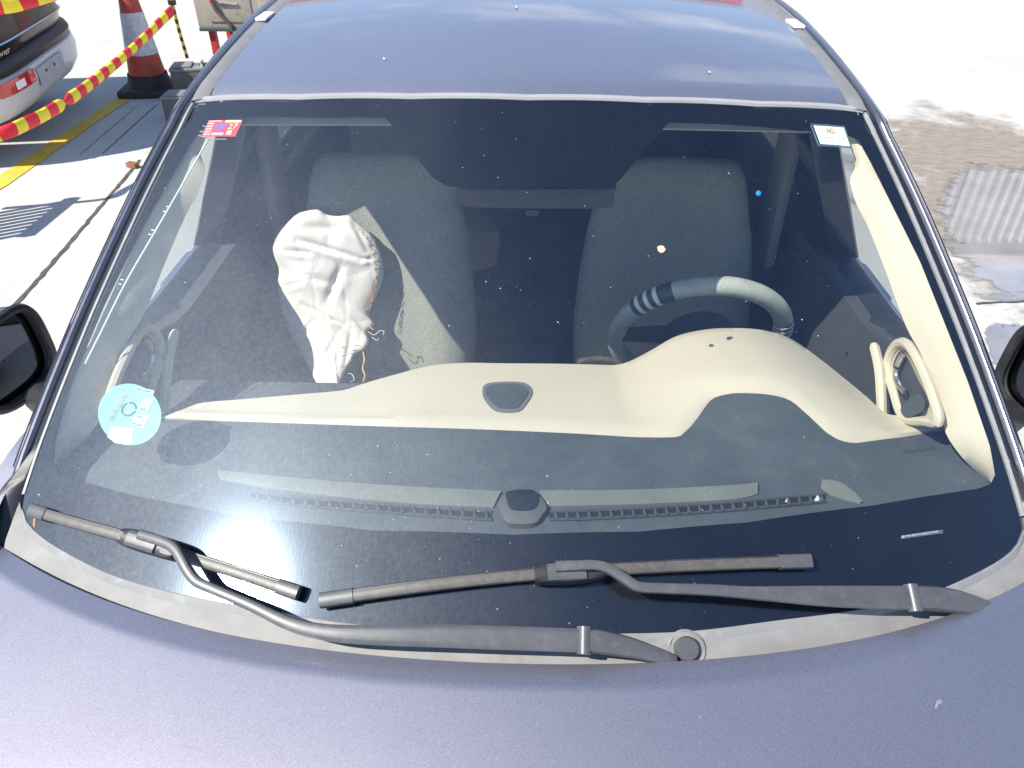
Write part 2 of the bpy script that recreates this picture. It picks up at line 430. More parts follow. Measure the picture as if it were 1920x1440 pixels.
HALF = [(0, .602), (.20, .613), (.35, .638), (.46, .661), (.56, .691), (.645, .729), (.70, .760), (.728, .785), (.738, .815),
        (.729, .90), (.712, 1.00), (.691, 1.10), (.652, 1.25), (.612, 1.375), (.597, 1.409), (.55, 1.402), (.40, 1.373), (.20, 1.350), (0, 1.342)]
def half_curve(n=90): return smooth_path([np.array([a, b]) for a, b in HALF], n)
HC = half_curve(120)
OUT = HC + [np.array([-p[0], p[1]]) for p in HC[::-1][1:-1]]          # closed outline in plan

def star_patch(outline, S, rings=14, centre=None):
    c = np.array(centre if centre is not None else sum(outline) / len(outline)); n = len(outline)
    V = [np.array([c[0], c[1], S(*c)])]; Fc = []
    for k in range(1, rings + 1):
        for p in outline:
            q = c + (p - c) * (k / rings); V.append(np.array([q[0], q[1], S(*q)]))
    for i in range(n): Fc.append((0, 1 + i, 1 + (i + 1) % n))
    for k in range(rings - 1):
        for i in range(n):
            a, b = 1 + k * n + i, 1 + k * n + (i + 1) % n
            Fc.append((a, a + n, b + n, b))
    return V, Fc

m = MB(); m.add(*star_patch(OUT, WS, 24, (0, 1.0)))
glass = m.build("windshield", GLASS, car)

# black ceramic border printed under the glass
FRIT_IN = [(420, 216), (385, 228), (358, 262), (271, 414), (195, 566), (135, 707), (104, 815), (100, 855), (103, 880), (122, 891), (250, 925), (450, 965), (700, 990), (960, 998),
           (1200, 992), (1400, 975), (1640, 943), (1835, 912), (1860, 903), (1868, 885), (1858, 830), (1815, 705), (1725, 480), (1630, 290), (1612, 258), (1590, 248), (1500, 240),
           (1205, 224), (1175, 318), (1150, 345), (990, 347), (840, 345), (808, 326), (790, 218), (600, 216)]
fr_xy = [on(px, py, WS)[:2] for px, py in FRIT_IN]
fr_in = resample([*fr_xy, fr_xy[0]], 401)[:-1]
def ray_out(c, p):
    """point of the glass outline on the line from c through p"""
    d = p - c; best = None; n = len(OUT)
    for i in range(n):
        a, b = OUT[i], OUT[(i + 1) % n]; e = b - a
        den = d[0] * e[1] - d[1] * e[0]
        if abs(den) < 1e-9: continue
        w = a - c
        t = (w[0] * e[1] - w[1] * e[0]) / den; s = (w[0] * d[1] - w[1] * d[0]) / den
        if t > 0 and -1e-6 <= s <= 1 + 1e-6: best = t if best is None else max(best, t)
    return c + d * best
cc = np.array([0.0, 1.02]); rows = [[], [], [], [], []]
for p in fr_in:
    q = cc + (ray_out(cc, p) - cc) * 0.998
    for k, r in enumerate(rows):
        w = p + (q - p) * k / 4; r.append(np.array([w[0], w[1], WS(*w) - 0.005]))
m = MB(); m.loft(rows, closed=True); m.build("frit_border", FRIT, glass)

# bright corner register marks and the thin light rubber lip round the glass
def strip(name, path, offs, matl, parent, smooth=True):
    """loft a profile [(outward, normal)] along a plan path beside the windshield"""
    rows = []
    for i, (p, o, nn) in enumerate(path):
        rows.append([p + o * a + nn * b for a, b in offs])
    m = MB(); m.loft(rows); return m.build(name, matl, parent, smooth)

def edge_frames(pts2, S, nfun):
    out = []
    P = [np.array([p[0], p[1], S(p[0], p[1])]) for p in pts2]
    for i, p in enumerate(P):
        t = P[min(i + 1, len(P) - 1)] - P[max(i - 1, 0)]; t /= np.linalg.norm(t)
        nn = nfun(p[0], p[1]); o = np.cross(t, nn); o /= np.linalg.norm(o)
        out.append((p, o, np.cross(o, t)))
    return out

def yh(x): return float(np.interp(abs(x), [0, .2, .4, .55, .597], [1.342, 1.350, 1.373, 1.402, 1.409]))
def RF(x, y):
    d = y - yh(x)
    return 1.4085 - 0.075 * x * x + 0.135 * d - 0.085 * d * d
def rf_n(x, y):
    e = 1e-3
    v = np.array([-(RF(x + e, y) - RF(x - e, y)) / (2 * e), -(RF(x, y + e) - RF(x, y - e)) / (2 * e), 1.0]); return v / np.linalg.norm(v)

# side run of the glass edge, from the foot of the pillar up to the header, then on along the roof rail
side = [p for p in HC if p[1] > 0.80 and p[0] > 0.596]
def pillar_run(sgn):
    pts = [np.array([sgn * p[0], p[1], WS(p[0], p[1])]) for p in side]
    fr = []
    for i, p in enumerate(pts):
        fr.append(p)
    # roof rail
    for k in range(1, 40):
        y = 1.415 + k * 0.05
        x = 0.600 + 0.018 * min(1, k / 12.0) - 0.0006 * max(0, k - 26) ** 2 * 0.4
        fr.append(np.array([sgn * x, y, RF(0.58, y) - 0.012]))
    P = smooth_path(fr[::3] + [fr[-1]], 130)
    out = []
    for i, p in enumerate(P):
        t = P[min(i + 1, len(P) - 1)] - P[max(i - 1, 0)]; t /= np.linalg.norm(t)
        f = min(1, max(0, (p[1] - 1.25) / 0.3))
        nn = ws_n(p[0], p[1]) * (1 - f) + np.array([sgn * 0.15, -0.05, 1.0]) * f
        nn /= np.linalg.norm(nn)
        o = np.cross(t, nn) * sgn; o /= np.linalg.norm(o)
        if o[0] * sgn < 0: o = -o
        nn = np.cross(t, o); nn = nn if nn[2] > 0 else -nn
        out.append((p, o, nn))
    return out

for sgn in (-1, 1):
    run = pillar_run(sgn)
    strip("pillar_lip", run, [(-0.002, -0.003), (-0.001, 0.002), (0.002, 0.003), (0.005, 0.001), (0.005, -0.006)], LIP, car)
    strip("pillar_gasket", run, [(0.004, -0.004), (0.005, -0.001), (0.019, -0.002), (0.021, -0.008)], GLOSSBLACK, car)
    ap = strip("pillar", run, [(0.019, -0.010), (0.0195, 0.000), (0.023, 0.004), (0.027, 0.0045), (0.029, 0.002), (0.031, 0.0035), (0.036, 0.001), (0.039, -0.005), (0.041, -0.013)], PILLAR, car)
    strip("drip_moulding", run, [(0.039, -0.012), (0.0415, -0.004), (0.045, -0.004), (0.047, -0.012), (0.049, -0.020), (0.050, -0.032)], GLOSSBLACK, ap)

# header strip between roof and glass
hdr = [np.array([x, np.interp(abs(x), [0, .2, .4, .55, .597], [1.342, 1.350, 1.373, 1.402, 1.409])]) for x in np.linspace(-0.600, 0.600, 61)]
rows = []
for p in hdr:
    z = WS(p[0], p[1])
    rows.append([(p[0], p[1] - 0.002, z - 0.002), (p[0], p[1] - 0.001, z + 0.003), (p[0], p[1] + 0.004, z + 0.0048), (p[0], p[1] + 0.009, z + 0.0050), (p[0], p[1] + 0.012, z - 0.001)])
m = MB(); m.loft(rows); m.build("header_moulding", mat("silver_header_trim", (0.30, 0.295, 0.28), 0.35, var=0.06), car)

# roof skin
rows = []
for j in range(60):
    f = j / 59; row = []
    for x in np.linspace(-0.572, 0.572, 41):
        y0 = np.interp(abs(x), [0, .2, .4, .55, .6], [1.342, 1.350, 1.373, 1.402, 1.409]) + 0.013
        y = y0 + (3.25 - y0) * f
        lip = -0.006 * math.exp(-((y - y0) / 0.006) ** 2)
        drop = -0.02 * max(0, (y - 2.4)) ** 2
        row.append((x, y, RF(x, y) + lip - drop + 0.002))
    rows.append(row)
m = MB(); m.loft(rows); roof = m.build("roof_panel", PAINT, car)
for sgn in (-1, 1):      # ditch mouldings beside the roof skin
    rows = []
    for j in range(60):
        y = 1.405 + j * 0.031
        x0 = 0.5735
        z = RF(0.572, y) + 0.02 * max(0, (y - 2.4)) ** 2 - (0.007 if j == 0 else 0.002 if j == 1 else 0)
        rows.append([(sgn * x0, y, z - 0.006), (sgn * (x0 + 0.002), y, z - 0.001), (sgn * (x0 + 0.016), y, z + 0.0015),
                     (sgn * (x0 + 0.031), y, z - 0.002), (sgn * (x0 + 0.033), y, z - 0.012)])
    m = MB(); m.loft(rows); mo = m.build("roof_moulding", MOULD, car)
    m = MB(); m.box((sgn * 0.590, 1.86, RF(0.572, 1.86) + 0.0035), (0.024, 0.075, 0.006), 0.002); m.build("moulding_cover", WHITE, mo)

# headliner under the roof
rows = []
for j in range(20):
    y = 1.40 + j * 0.098
    rows.append([(x, y, RF(x, y) - 0.020 - -0.02 * max(0, y - 2.4) ** 2 - 0.15 * max(0, abs(x) - 0.45) ** 2) for x in np.linspace(-0.575, 0.575, 17)])
m = MB(); m.loft(rows); m.build("headliner", LINER, car)

# ---- hood
def hood_edge(x): return 0.563 + 0.235 * x * x + 0.16 * x ** 4
def HD(x, y):
    z = 0.957 + 0.10 * (y - 0.60) - 0.055 * x * x - 0.16 * max(0, 0.45 - y) ** 2
    z -= 0.22 * max(0.0, y - (hood_edge(x) - 0.036))
    z -= 0.10 * max(0.0, abs(x) - 0.60) ** 2
    return z
rows = []
for j in range(70):
    f = j / 69
    f = 1 - (1 - f) ** 1.6
    row = []
    for x in np.linspace(-0.752, 0.752, 81):
        y1 = hood_edge(x); y0 = -0.36 + 0.30 * x * x
        y = y0 + (y1 - y0) * f; row.append((x, y, HD(x, y)))
    rows.append(row)
under = [(p[0], p[1] - 0.004, p[2] - 0.004) for p in rows[-1]]
rows.append(under); rows.append([(p[0], p[1] - 0.03, p[2] - 0.010) for p in under])
m = MB(); m.loft(rows); hood = m.build("hood", PAINT, car, angle=60)

# ---- cowl between hood and glass
rows = []
for x in np.linspace(-0.735, 0.735, 101):
    # lower glass edge in plan
    xs = [p[0] for p in HC if p[1] < 0.816 and p[0] < 0.7385]; ys = [p[1] for p in HC if p[1] < 0.816 and p[0] < 0.7385]
    yg = np.interp(abs(x), xs, ys); zg = WS(x, yg)
    rows.append([(x, yg + 0.003, zg - 0.004), (x, yg - 0.0005, zg + 0.0008), (x, yg - 0.002, zg + 0.001), (x, yg - 0.0035, zg - 0.0005), (x, yg - 0.010, zg - 0.0075)])
m = MB(); m.loft(rows); m.build("cowl_seal", LIP, car)
rows = []
for x in np.linspace(-0.745, 0.745, 101):
    yg = np.interp(abs(x), xs, ys) - 0.007; zg = WS(x, yg)
    rows.append([(x, yg - 0.0, zg - 0.002), (x, yg - 0.012, zg - 0.0065), (x, yg - 0.05, zg - 0.024), (x, yg - 0.11, zg - 0.055), (x, yg - 0.15, zg - 0.12)])
m = MB(); m.loft(rows); cowl = m.build("cowl_panel", COWL, car)
for sgn in (-1, 1):     # dark corner caps where cowl, fender and pillar meet
    P = smooth_path([np.array(p) for p in [(sgn * .728, .90, WS(.729, .90) - .002), (sgn * .741, .83, WS(.738, .83) - .002), (sgn * .743, .79, WS(.738, .79) - .006), (sgn * .733, .755, WS(.73, .76) - .012), (sgn * .705, .72, WS(.70, .745) - .022)]], 30)
    rows = []
    for i, p in enumerate(P):
        w = 0.012 + 0.050 * min(1.0, i / 12.0)
        rows.append([p + np.array([-sgn * 0.004, 0.004, -0.006]), p + np.array([sgn * 0.004, -0.002, 0.001]), p + np.array([sgn * w * 0.5, -w * 0.3, -0.004]), p + np.array([sgn * w, -w * 0.6, -0.022]), p + np.array([sgn * w, -w * 0.8, -0.07])])
    m = MB(); m.loft(rows); m.build("corner_cap", BLACK, car)

# ---- body sides, doors, fenders, wheels (mostly outside the picture)
def belt_x(y): return 0.80 - 0.03 * max(0, (0.6 - y)) ** 2 - 0.02 * max(0, y - 2.9) ** 2
def arch(y):
    z = 0.22
    for c in (0.33, 2.90):
        d = abs(y - c)
        if d < 0.345: z = max(z, 0.30 + math.sqrt(0.345 ** 2 - d * d))
    return z
for sgn in (-1, 1):
    rows = []
    for i in range(121):
        y = -0.30 + i * (3.95 / 120)
        zt = min(0.975, HD(0.74, min(y, 0.6)) - 0.004) if y < 0.78 else 0.985
        if y > 1.2: zt = np.interp(y, [1.2, 1.4], [0.985, 0.925])
        if 0.6 < y < 0.9: zt = np.interp(y, [0.6, 0.9], [HD(0.74, 0.6) - 0.004, 0.985])
        xb = np.interp(y, [-0.3, 0.3, 0.9, 3.0, 3.65], [0.70, 0.765, 0.80, 0.79, 0.70])
        xm = np.interp(y, [-0.3, 0.3, 1.2, 2.9, 3.65], [0.74, 0.855, 0.862, 0.862, 0.77])
        zb = arch(y); row = []
        for k in range(12):
            f = k / 11; z = zb + (zt - zb) * f
            s = (z - 0.22) / 0.76
            x = xm - 0.06 * (1 - s) ** 3 * 0.8 - (xm - xb) * max(0, (s - 0.72) / 0.28) ** 1.8
            row.append((sgn * x, y, z))
        row.append((sgn * (xb - 0.03), y, zt + 0.004))
        rows.append(row)
    m = MB(); m.loft(rows); bs = m.build("body_side", PAINT, car)
    for hy in (1.72, 2.62):
        m = MB(); m.box((sgn * 0.868, hy, 0.86), (0.035, 0.19, 0.028), 0.010); m.build("door_handle", PAINT, bs)
    # side glass and dark window frames
    def sx(z): return 0.795 - (z - 0.985) * 0.42
    top = [(0.98, 1.03), (1.12, 1.13), (1.30, 1.245), (1.45, 1.335), (1.7, 1.375), (2.2, 1.39), (2.7, 1.35), (2.95, 1.27)]
    for ya, yb, gm in ((0.98, 1.78, SIDE_GLASS), (1.95, 2.95, REAR_GLASS)):
        rows = []
        for y in np.linspace(ya, yb, 24):
            zt = np.interp(y, [a for a, b in top], [b for a, b in top])
            rows.append([(sgn * sx(z), y, z) for z in np.linspace(np.interp(y, [1.2, 1.4], [0.985, 0.925]), zt, 6)])
        m = MB(); m.loft(rows); m.build("side_window", gm, car)
    rows = []          # door frame above the glass
    for y in np.linspace(1.40, 2.95, 30):
        zl = np.interp(y, [1.40, 1.5, 1.7, 2.2, 2.7, 2.95], [1.295, 1.310, 1.318, 1.33, 1.30, 1.22])
        rows.append([(sgn * (sx(zl) - 0.02), y, zl), (sgn * (sx(zl) + 0.006), y, zl), (sgn * (sx(zl + .03) + 0.006), y, zl + 0.03), (sgn * 0.635, y, RF(0.58, y) - 0.045), (sgn * 0.625, y, RF(0.58, y) - 0.022), (sgn * 0.57, y, RF(0.58, y) - 0.022)])
    m = MB(); m.loft(rows); m.build("door_frame", GLOSSBLACK, car)
    for (ya, yb) in ((1.74, 2.00), (2.80, 3.05)):
        rows = []
        for z in np.linspace(0.92, 1.40, 8): rows.append([(sgn * (sx(z) + 0.003), ya, z), (sgn * (sx(z) + 0.010), ya + 0.01, z), (sgn * (sx(z) + 0.010), yb - 0.01, z), (sgn * (sx(z) + 0.003), yb, z), (sgn * (sx(z) - 0.06), yb, z), (sgn * (sx(z) - 0.06), ya, z)])
        m = MB(); m.loft(rows, closed=True); m.build("window_pillar", GLOSSBLACK, car)
    m = MB(); rows = []
    for y in np.linspace(1.02, 3.1, 30): bz = np.interp(y, [1.2, 1.4], [0.985, 0.925]); rows.append([(sgn * 0.80, y, bz - 0.001), (sgn * 0.808, y, bz + 0.007), (sgn * 0.79, y, bz + 0.012), (sgn * 0.745, y, bz)])
    m.loft(rows); m.build("belt_moulding", BLACK, car)
    for wy in (0.33, 2.90):
        m = MB(); rows = []
        for (rr, xx) in ((0.19, 0.66), (0.27, 0.655), (0.305, 0.665), (0.312, 0.70), (0.312, 0.80), (0.300, 0.845), (0.25, 0.852), (0.205, 0.842), (0.19, 0.82)):
            rows.append([(sgn * xx, wy + rr * math.cos(a), 0.312 + rr * math.sin(a)) for a in np.linspace(0, 2 * math.pi, 40, endpoint=False)])
        m.loft(rows, closed=True); wheel = m.build("wheel", TYRE, car)
        m = MB()
        for k in range(7):
            a = k * 2 * math.pi / 7
            m.tube([(sgn * 0.835, wy + 0.03 * math.cos(a), 0.312 + 0.03 * math.sin(a)), (sgn * 0.83, wy + 0.195 * math.cos(a), 0.312 + 0.195 * math.sin(a))], [0.024, 0.016], 8)
        m.tube([(sgn * 0.80, wy, 0.312), (sgn * 0.845, wy, 0.312)], 0.045, 16)
        m.build("rim", ALLOY, wheel)
        rows = []
        for a in np.linspace(0, math.pi, 24): rows.append([(sgn * 0.50, wy + 0.345 * math.cos(a), 0.30 + 0.345 * math.sin(a)), (sgn * 0.86, wy + 0.345 * math.cos(a), 0.30 + 0.345 * math.sin(a))])
        m = MB(); m.loft(rows); m.build("wheel_arch", CARPET, car)
# rear end and nose
rows = []
for z, y, xw in [(0.25, 3.60, .74), (0.45, 3.67, .78), (0.70, 3.66, .78), (0.93, 3.62, .76), (1.10, 3.52, .68), (1.30, 3.32, .60), (1.385, 3.22, .575)]:
    rows.append([(x, y - 0.10 * (x / xw) ** 4, z) for x in np.linspace(-xw, xw, 21)])
m = MB(); m.loft(rows); m.build("tailgate", PAINT, car)
rows = []
for z, y in [(0.22, -0.28), (0.35, -0.36), (0.55, -0.40), (0.70, -0.40), (0.80, -0.375), (0.86, -0.34)]:
    rows.append([(x, y + 0.30 * x * x * 0.9 + 0.10 * (abs(x) / 0.8) ** 6, z) for x in np.linspace(-0.80, 0.80, 31)])
m = MB(); m.loft(rows); fb = m.build("front_bumper", PAINT, car)
m = MB(); m.box((0, 1.6, 0.235), (1.50, 3.6, 0.03)); m.build("floor_pan", CARPET, car)
m = MB(); m.box((0, 0.70, 0.55), (1.40, 0.02, 0.62)); m.build("firewall", CARPET, car)

# ---- folding door mirrors
for sgn in (-1, 1):
    mr_ = sub_empty("door_mirror", car)
    mc = np.array([sgn * 0.932, 1.135, 0.985])
    nrm = np.array([-sgn * math.cos(R(10)), -math.sin(R(10)), 0.06]); nrm /= np.linalg.norm(nrm)     # glass faces the window, turned a little forward
    au = np.cross(np.array([0, 0, 1.0]), nrm); au /= np.linalg.norm(au); av = np.cross(nrm, au)
    def oval(k, d, n=48):
        out = []
        for i in range(n):
            a = 2 * math.pi * i / n; ca, sa = math.cos(a), math.sin(a)
            out.append(mc + au * math.copysign(abs(ca) ** 0.62, ca) * 0.090 * k + av * (math.copysign(abs(sa) ** 0.62, sa) * 0.078 * k * (1 + 0.12 * ca * (1 if au[1] > 0 else -1))) + nrm * d)
        return out
    m = MB(); m.loft([oval(1.0, 0.0), oval(1.03, -0.015), oval(1.0, -0.04), oval(0.88, -0.066), oval(0.6, -0.082), oval(0.02, -0.088)], closed=True); m.build("mirror_shell", PILLAR, mr_)
    m = MB(); m.tube(oval(1.0, 0.002), 0.009, 8, ring=nrm); m.build("mirror_rim", BLACK, mr_)
    m = MB(); m.loft([oval(0.95, -0.012), oval(0.5, -0.013), oval(0.02, -0.013)], closed=True); m.build("mirror_glass", MIRRORGLASS, mr_)
    m = MB(); m.loft([oval(1.0, 0.0), oval(0.95, -0.012)], closed=True); m.build("mirror_well", BLACK, mr_)
    m = MB(); m.tube([(sgn * 0.785, 1.06, 0.975), (sgn * 0.83, 1.075, 0.945), (sgn * 0.875, 1.10, 0.930)], [0.026, 0.024, 0.03], 12); m.build("mirror_foot", BLACK, mr_)

# ------------------------------------------------------------------ interior
def DB(x, y):
    z = np.interp(y, [0.55, 0.64, 0.70, 0.78, 0.95, 1.02, 1.12, 1.25, 1.4], [0.90, 0.935, 0.958, 0.975, 0.985, 0.982, 0.972, 0.955, 0.93]) - 0.05 * x * x
    ex = max(0.0, 1 - ((x - 0.405) / 0.235) ** 2)
    z += 0.066 * ex ** 1.6 * np.interp(y, [0.90, 0.98, 1.08, 1.2, 1.4], [0, 0.25, 0.9, 1.0, 0.9])
    return min(z, WS(x, y) - 0.014)
dash = MB(); rows = []
CUT = [(165, 790), (310, 786), (460, 791), (700, 799), (900, 805), (1080, 813), (1252, 820), (1280, 813), (1306, 786), (1333, 750), (1360, 740), (1390, 737), (1470, 746), (1508, 772), (1562, 819), (1590, 829), (1611, 830), (1671, 822), (1771, 807), (1800, 803)]
cut3 = smooth_path([on(a, b, DB) for a, b in CUT], 150)
NX = 150
dark_rows = [[] for _ in range(26)]
for p in cut3:
    x1, y1 = p[0], p[1]
    y0 = 0.615 + 0.24 * x1 * x1
    for k in range(26):
        f = k / 25; y = y0 + (y1 - y0) * f
        dark_rows[k].append((x1, y, DB(x1, y)))
dash.loft(dark_rows)
db = dash.build("dashboard", DASH, car)

TOP = [(165, 786), (250, 784), (312, 783), (345, 768), (379, 756), (460, 749), (540, 742), (622, 735), (650, 731), (682, 720), (752, 700), (790, 690), (826, 684), (880, 681), (940, 682), (1060, 683), (1155, 685), (1185, 676), (1225, 655), (1266, 632), (1320, 619), (1380, 616),
       (1441, 622), (1481, 635), (1535, 672), (1590, 716), (1627, 747), (1657, 774), (1690, 781), (1763, 793), (1785, 798)]  # left end tapers along the pillar's shadow edge: shade built into the outline
top3 = smooth_path([on(a, b, DB) for a, b in TOP], 220)
low3 = resample(cut3, 220)
# match both edges by x so that the rows run straight back
xsn = np.linspace(max(low3[0][0], top3[0][0]) + 0.001, min(low3[-1][0], top3[-1][0]) - 0.001, 220)
def by_x(P, x):
    X = np.array([p[0] for p in P]); i = np.argsort(X); return float(np.interp(x, X[i], np.array([p[1] for p in P])[i]))
rows = [[] for _ in range(12)]; skirt = [[], [], []]
for x in xsn:
    a, b = by_x(low3, x), by_x(top3, x); b = max(b, a + 0.004)
    for k in range(12):
        f = k / 11; y = a + (b - a) * f
        bead = 0.004 * math.exp(-((y - a - 0.012) / 0.010) ** 2)
        rows[k].append((x, y, DB(x, y) + 0.001 + (bead if k else -0.006)))
    z = DB(x, b)
    skirt[0].append((x, b + 0.006, z - 0.006)); skirt[1].append((x, b + 0.012, z - 0.03)); skirt[2].append((x, b - 0.01, z - 0.22))
m = MB(); m.loft(rows + skirt); cr_ = m.build("cream_dash_panel", CREAM, car)
cr_['label'] = "cream lower dashboard panel with a hump over the instruments"
m = MB(); m.box((0, 1.05, 0.74), (1.36, 0.30, 0.34), 0.02); m.build("lower_dash", DARKTRIM, car)

def patch_px(pts, S, thick, name, matl, parent, n=48, dome=0.0, rings=6, smooth=True):
    P = smooth_path([on(a, b, S) for a, b in pts], n, closed=True)
    c = sum(P) / len(P); V = []; Fc = []
    for k in range(rings + 1):
        f = k / rings
        for p in P:
            q = c + (p - c) * max(f, 0.001)
            V.append(np.array([q[0], q[1], S(q[0], q[1]) + thick + dome * (1 - f * f)]))
    for p in P: V.append(np.array([p[0], p[1], p[2] - 0.004]))
    for k in range(rings + 1):
        for i in range(n):
            a, b = k * n + i, k * n + (i + 1) % n
            Fc.append((a, a + n, b + n, b))
    m = MB(); m.add(V, Fc); return m.build(name, matl, parent, smooth)

# centre tweeter / sensor cap on the cream panel
rim = patch_px([(912, 722), (958, 718), (988, 722), (998, 738), (985, 762), (970, 774), (935, 774), (918, 764), (905, 742)], DB, 0.0030, "speaker_rim", mat("grey_bezel", (0.16, 0.165, 0.17), 0.45), cr_)
patch_px([(918, 727), (958, 723), (984, 728), (990, 740), (978, 758), (968, 768), (938, 768), (924, 759), (911, 742)], DB, 0.0045, "speaker_grille", DASH, cr_)
# light sensor pod near the glass
POD = mat("sensor_pod_plastic", (0.10, 0.105, 0.10), 0.5, grain=0.5, gscale=500)
pod = patch_px([(952, 933), (1000, 930), (1024, 958), (1015, 975), (1000, 990), (955, 990), (943, 978), (933, 955)], DB, 0.010, "sensor_pod", POD, db, dome=0.004)
patch_px([(952, 936), (998, 933), (1007, 950), (998, 968), (960, 968), (950, 950)], DB, 0.016, "sensor_lens", GLOSSBLACK, pod, dome=0.003)
# long grained ridge and the slotted demister vents below the glass
LIGHTGRAIN = mat("grained_dash_ridge", (0.17, 0.18, 0.16), 0.6, grain=0.8, gscale=350, var=0.1)
def ridge(ptsA, ptsB, h, name, n=60):
    A = smooth_path([on(a, b, DB) for a, b in ptsA], n); B = smooth_path([on(a, b, DB) for a, b in ptsB], n)
    rows = [[p + np.array([0, 0.002, -0.004]) for p in A], [p + np.array([0, 0, h]) for p in A], [p * 0.5 + q * 0.5 + np.array([0, 0, h * 1.2]) for p, q in zip(A, B)], [q + np.array([0, 0, h * 0.6]) for q in B], [q + np.array([0, -0.001, -0.004]) for q in B]]
    m = MB(); m.loft(rows); return m.build(name, LIGHTGRAIN, db)
ridge([(408, 884), (560, 900), (760, 915), (940, 924)], [(412, 900), (540, 922), (760, 945), (925, 953)], 0.004, "dash_ridge")
ridge([(1010, 923), (1200, 921), (1370, 913), (1420, 908)], [(1022, 951), (1200, 947), (1370, 938), (1420, 928)], 0.004, "dash_ridge")
ridge([(1540, 902), (1570, 906), (1600, 925), (1617, 944)], [(1538, 915), (1560, 930), (1590, 940), (1612, 945)], 0.004, "dash_ridge", 24)
SLOT = mat("vent_slot_dark", (0.012, 0.012, 0.013), 0.8)
FINM = mat("vent_fin_plastic", (0.075, 0.08, 0.085), 0.55)
def vent(px0, px1, curve, nf):
    pts = [(px0 + (px1 - px0) * t, curve(px0 + (px1 - px0) * t)) for t in np.linspace(0, 1, 9)]
    A = smooth_path([on(a, b - 6, DB) for a, b in pts], 50); B = smooth_path([on(a, b + 7, DB) for a, b in pts], 50)
    rows = [[p + np.array([0, 0, 0.0015]) for p in A], [p + np.array([0, 0, 0.0015]) for p in B]]
    m = MB(); m.loft(rows); v = m.build("demister_vent", SLOT, db)
    m = MB(); m.tube([p + np.array([0, 0.001, 0.002]) for p in A], 0.0022, 6); m.build("vent_edge", FINM, v)
    m = MB(); m.tube([p + np.array([0, -0.001, 0.002]) for p in B], 0.0022, 6); m.build("vent_edge", FINM, v)
    for k in range(nf):
        px = px0 + (px1 - px0) * (k + 0.5) / nf; py = curve(px)
        p = on(px, py - 7, DB); q = on(px + 4, py + 9, DB)
        m = MB(); m.tube([p + np.array([0, 0, 0.004]), q + np.array([0, 0, 0.003])], [0.0010, 0.0034], 5); m.build("vent_fin", FINM, v, smooth=False)
vent(470, 922, lambda x: 930 + 38 * ((x - 470) / 452) ** 0.75, 20)
vent(1030, 1548, lambda x: 968 - 34 * ((x - 1030) / 518) ** 1.55, 25)
# moulded ribs beside the driver's pillar and a shallow round lid at the other end
for k in range(5):
    p = on(1696 + k * 12, 836 - k * 1.5, DB); q = on(1700 + k * 12, 850 - k * 1.5, DB)
    m = MB(); m.tube([p + np.array([0, 0, 0.002]), q + np.array([0, 0, 0.002])], [0.001, 0.004], 6); m.build("dash_rib", FINM, db)
patch_px([(245, 852), (290, 832), (330, 838), (338, 858), (300, 874), (255, 870)], DB, 0.0015, "dash_lid", DARKTRIM, db)

# pillar trims (cream) -- right one traced, left one is its mirror image
OUTR = [(1592, 250), (1612, 262), (1632, 300), (1676, 385), (1725, 488), (1779, 618), (1812, 700), (1844, 789), (1866, 862), (1868, 893), (1860, 908)]
INR = [(1588, 262), (1604, 304), (1594, 335), (1597, 355), (1608, 388), (1625, 420), (1657, 499), (1698, 610), (1736, 683), (1768, 789), (1776, 818), (1806, 860), (1852, 904)]
A = smooth_path([on(a, b, WSo(-0.012)) for a, b in OUTR], 60); B = smooth_path([on(a, b, WSo(-0.028 - 0.047 * min(1, k / 7))) for k, (a, b) in enumerate(INR)], 60)
for sgn in (1, -1):
    rows = [[], [], [], [], []]
    for a, b in zip(A, B):
        a, b = a.copy(), b.copy()
        mid = (a * 0.62 + b * 0.38) + np.array([-0.002, 0, 0.004]); q = (a * 0.3 + b * 0.7) + np.array([-0.001, 0, 0.004])
        back = b + np.array([0.03, 0.012, -0.03])
        for r_, p in zip(rows, (a, mid, q, b, back)):
            r_.append((sgn * p[0], p[1], p[2]))
    m = MB(); m.loft(rows); pt = m.build("pillar_trim", CREAM, car)
    if sgn < 0:
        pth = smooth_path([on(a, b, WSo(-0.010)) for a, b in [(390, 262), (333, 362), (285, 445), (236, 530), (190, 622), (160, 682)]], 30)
        m = MB(); m.tube(pth, 0.0016, 6); m.build("sunlit_trim_edge", WHITE, pt)  # white tube stands in for the sunlit sliver of the pillar trim
        for (a, b) in [(318, 388), (312, 397), (290, 432), (284, 440), (232, 525), (228, 533)]:
            p = on(a, b, WSo(-0.010)); q = on(a - 6, b - 1, WSo(-0.010)); m = MB(); m.tube([p, q], 0.0009, 5); m.build("trim_clip", WHITE, pt)

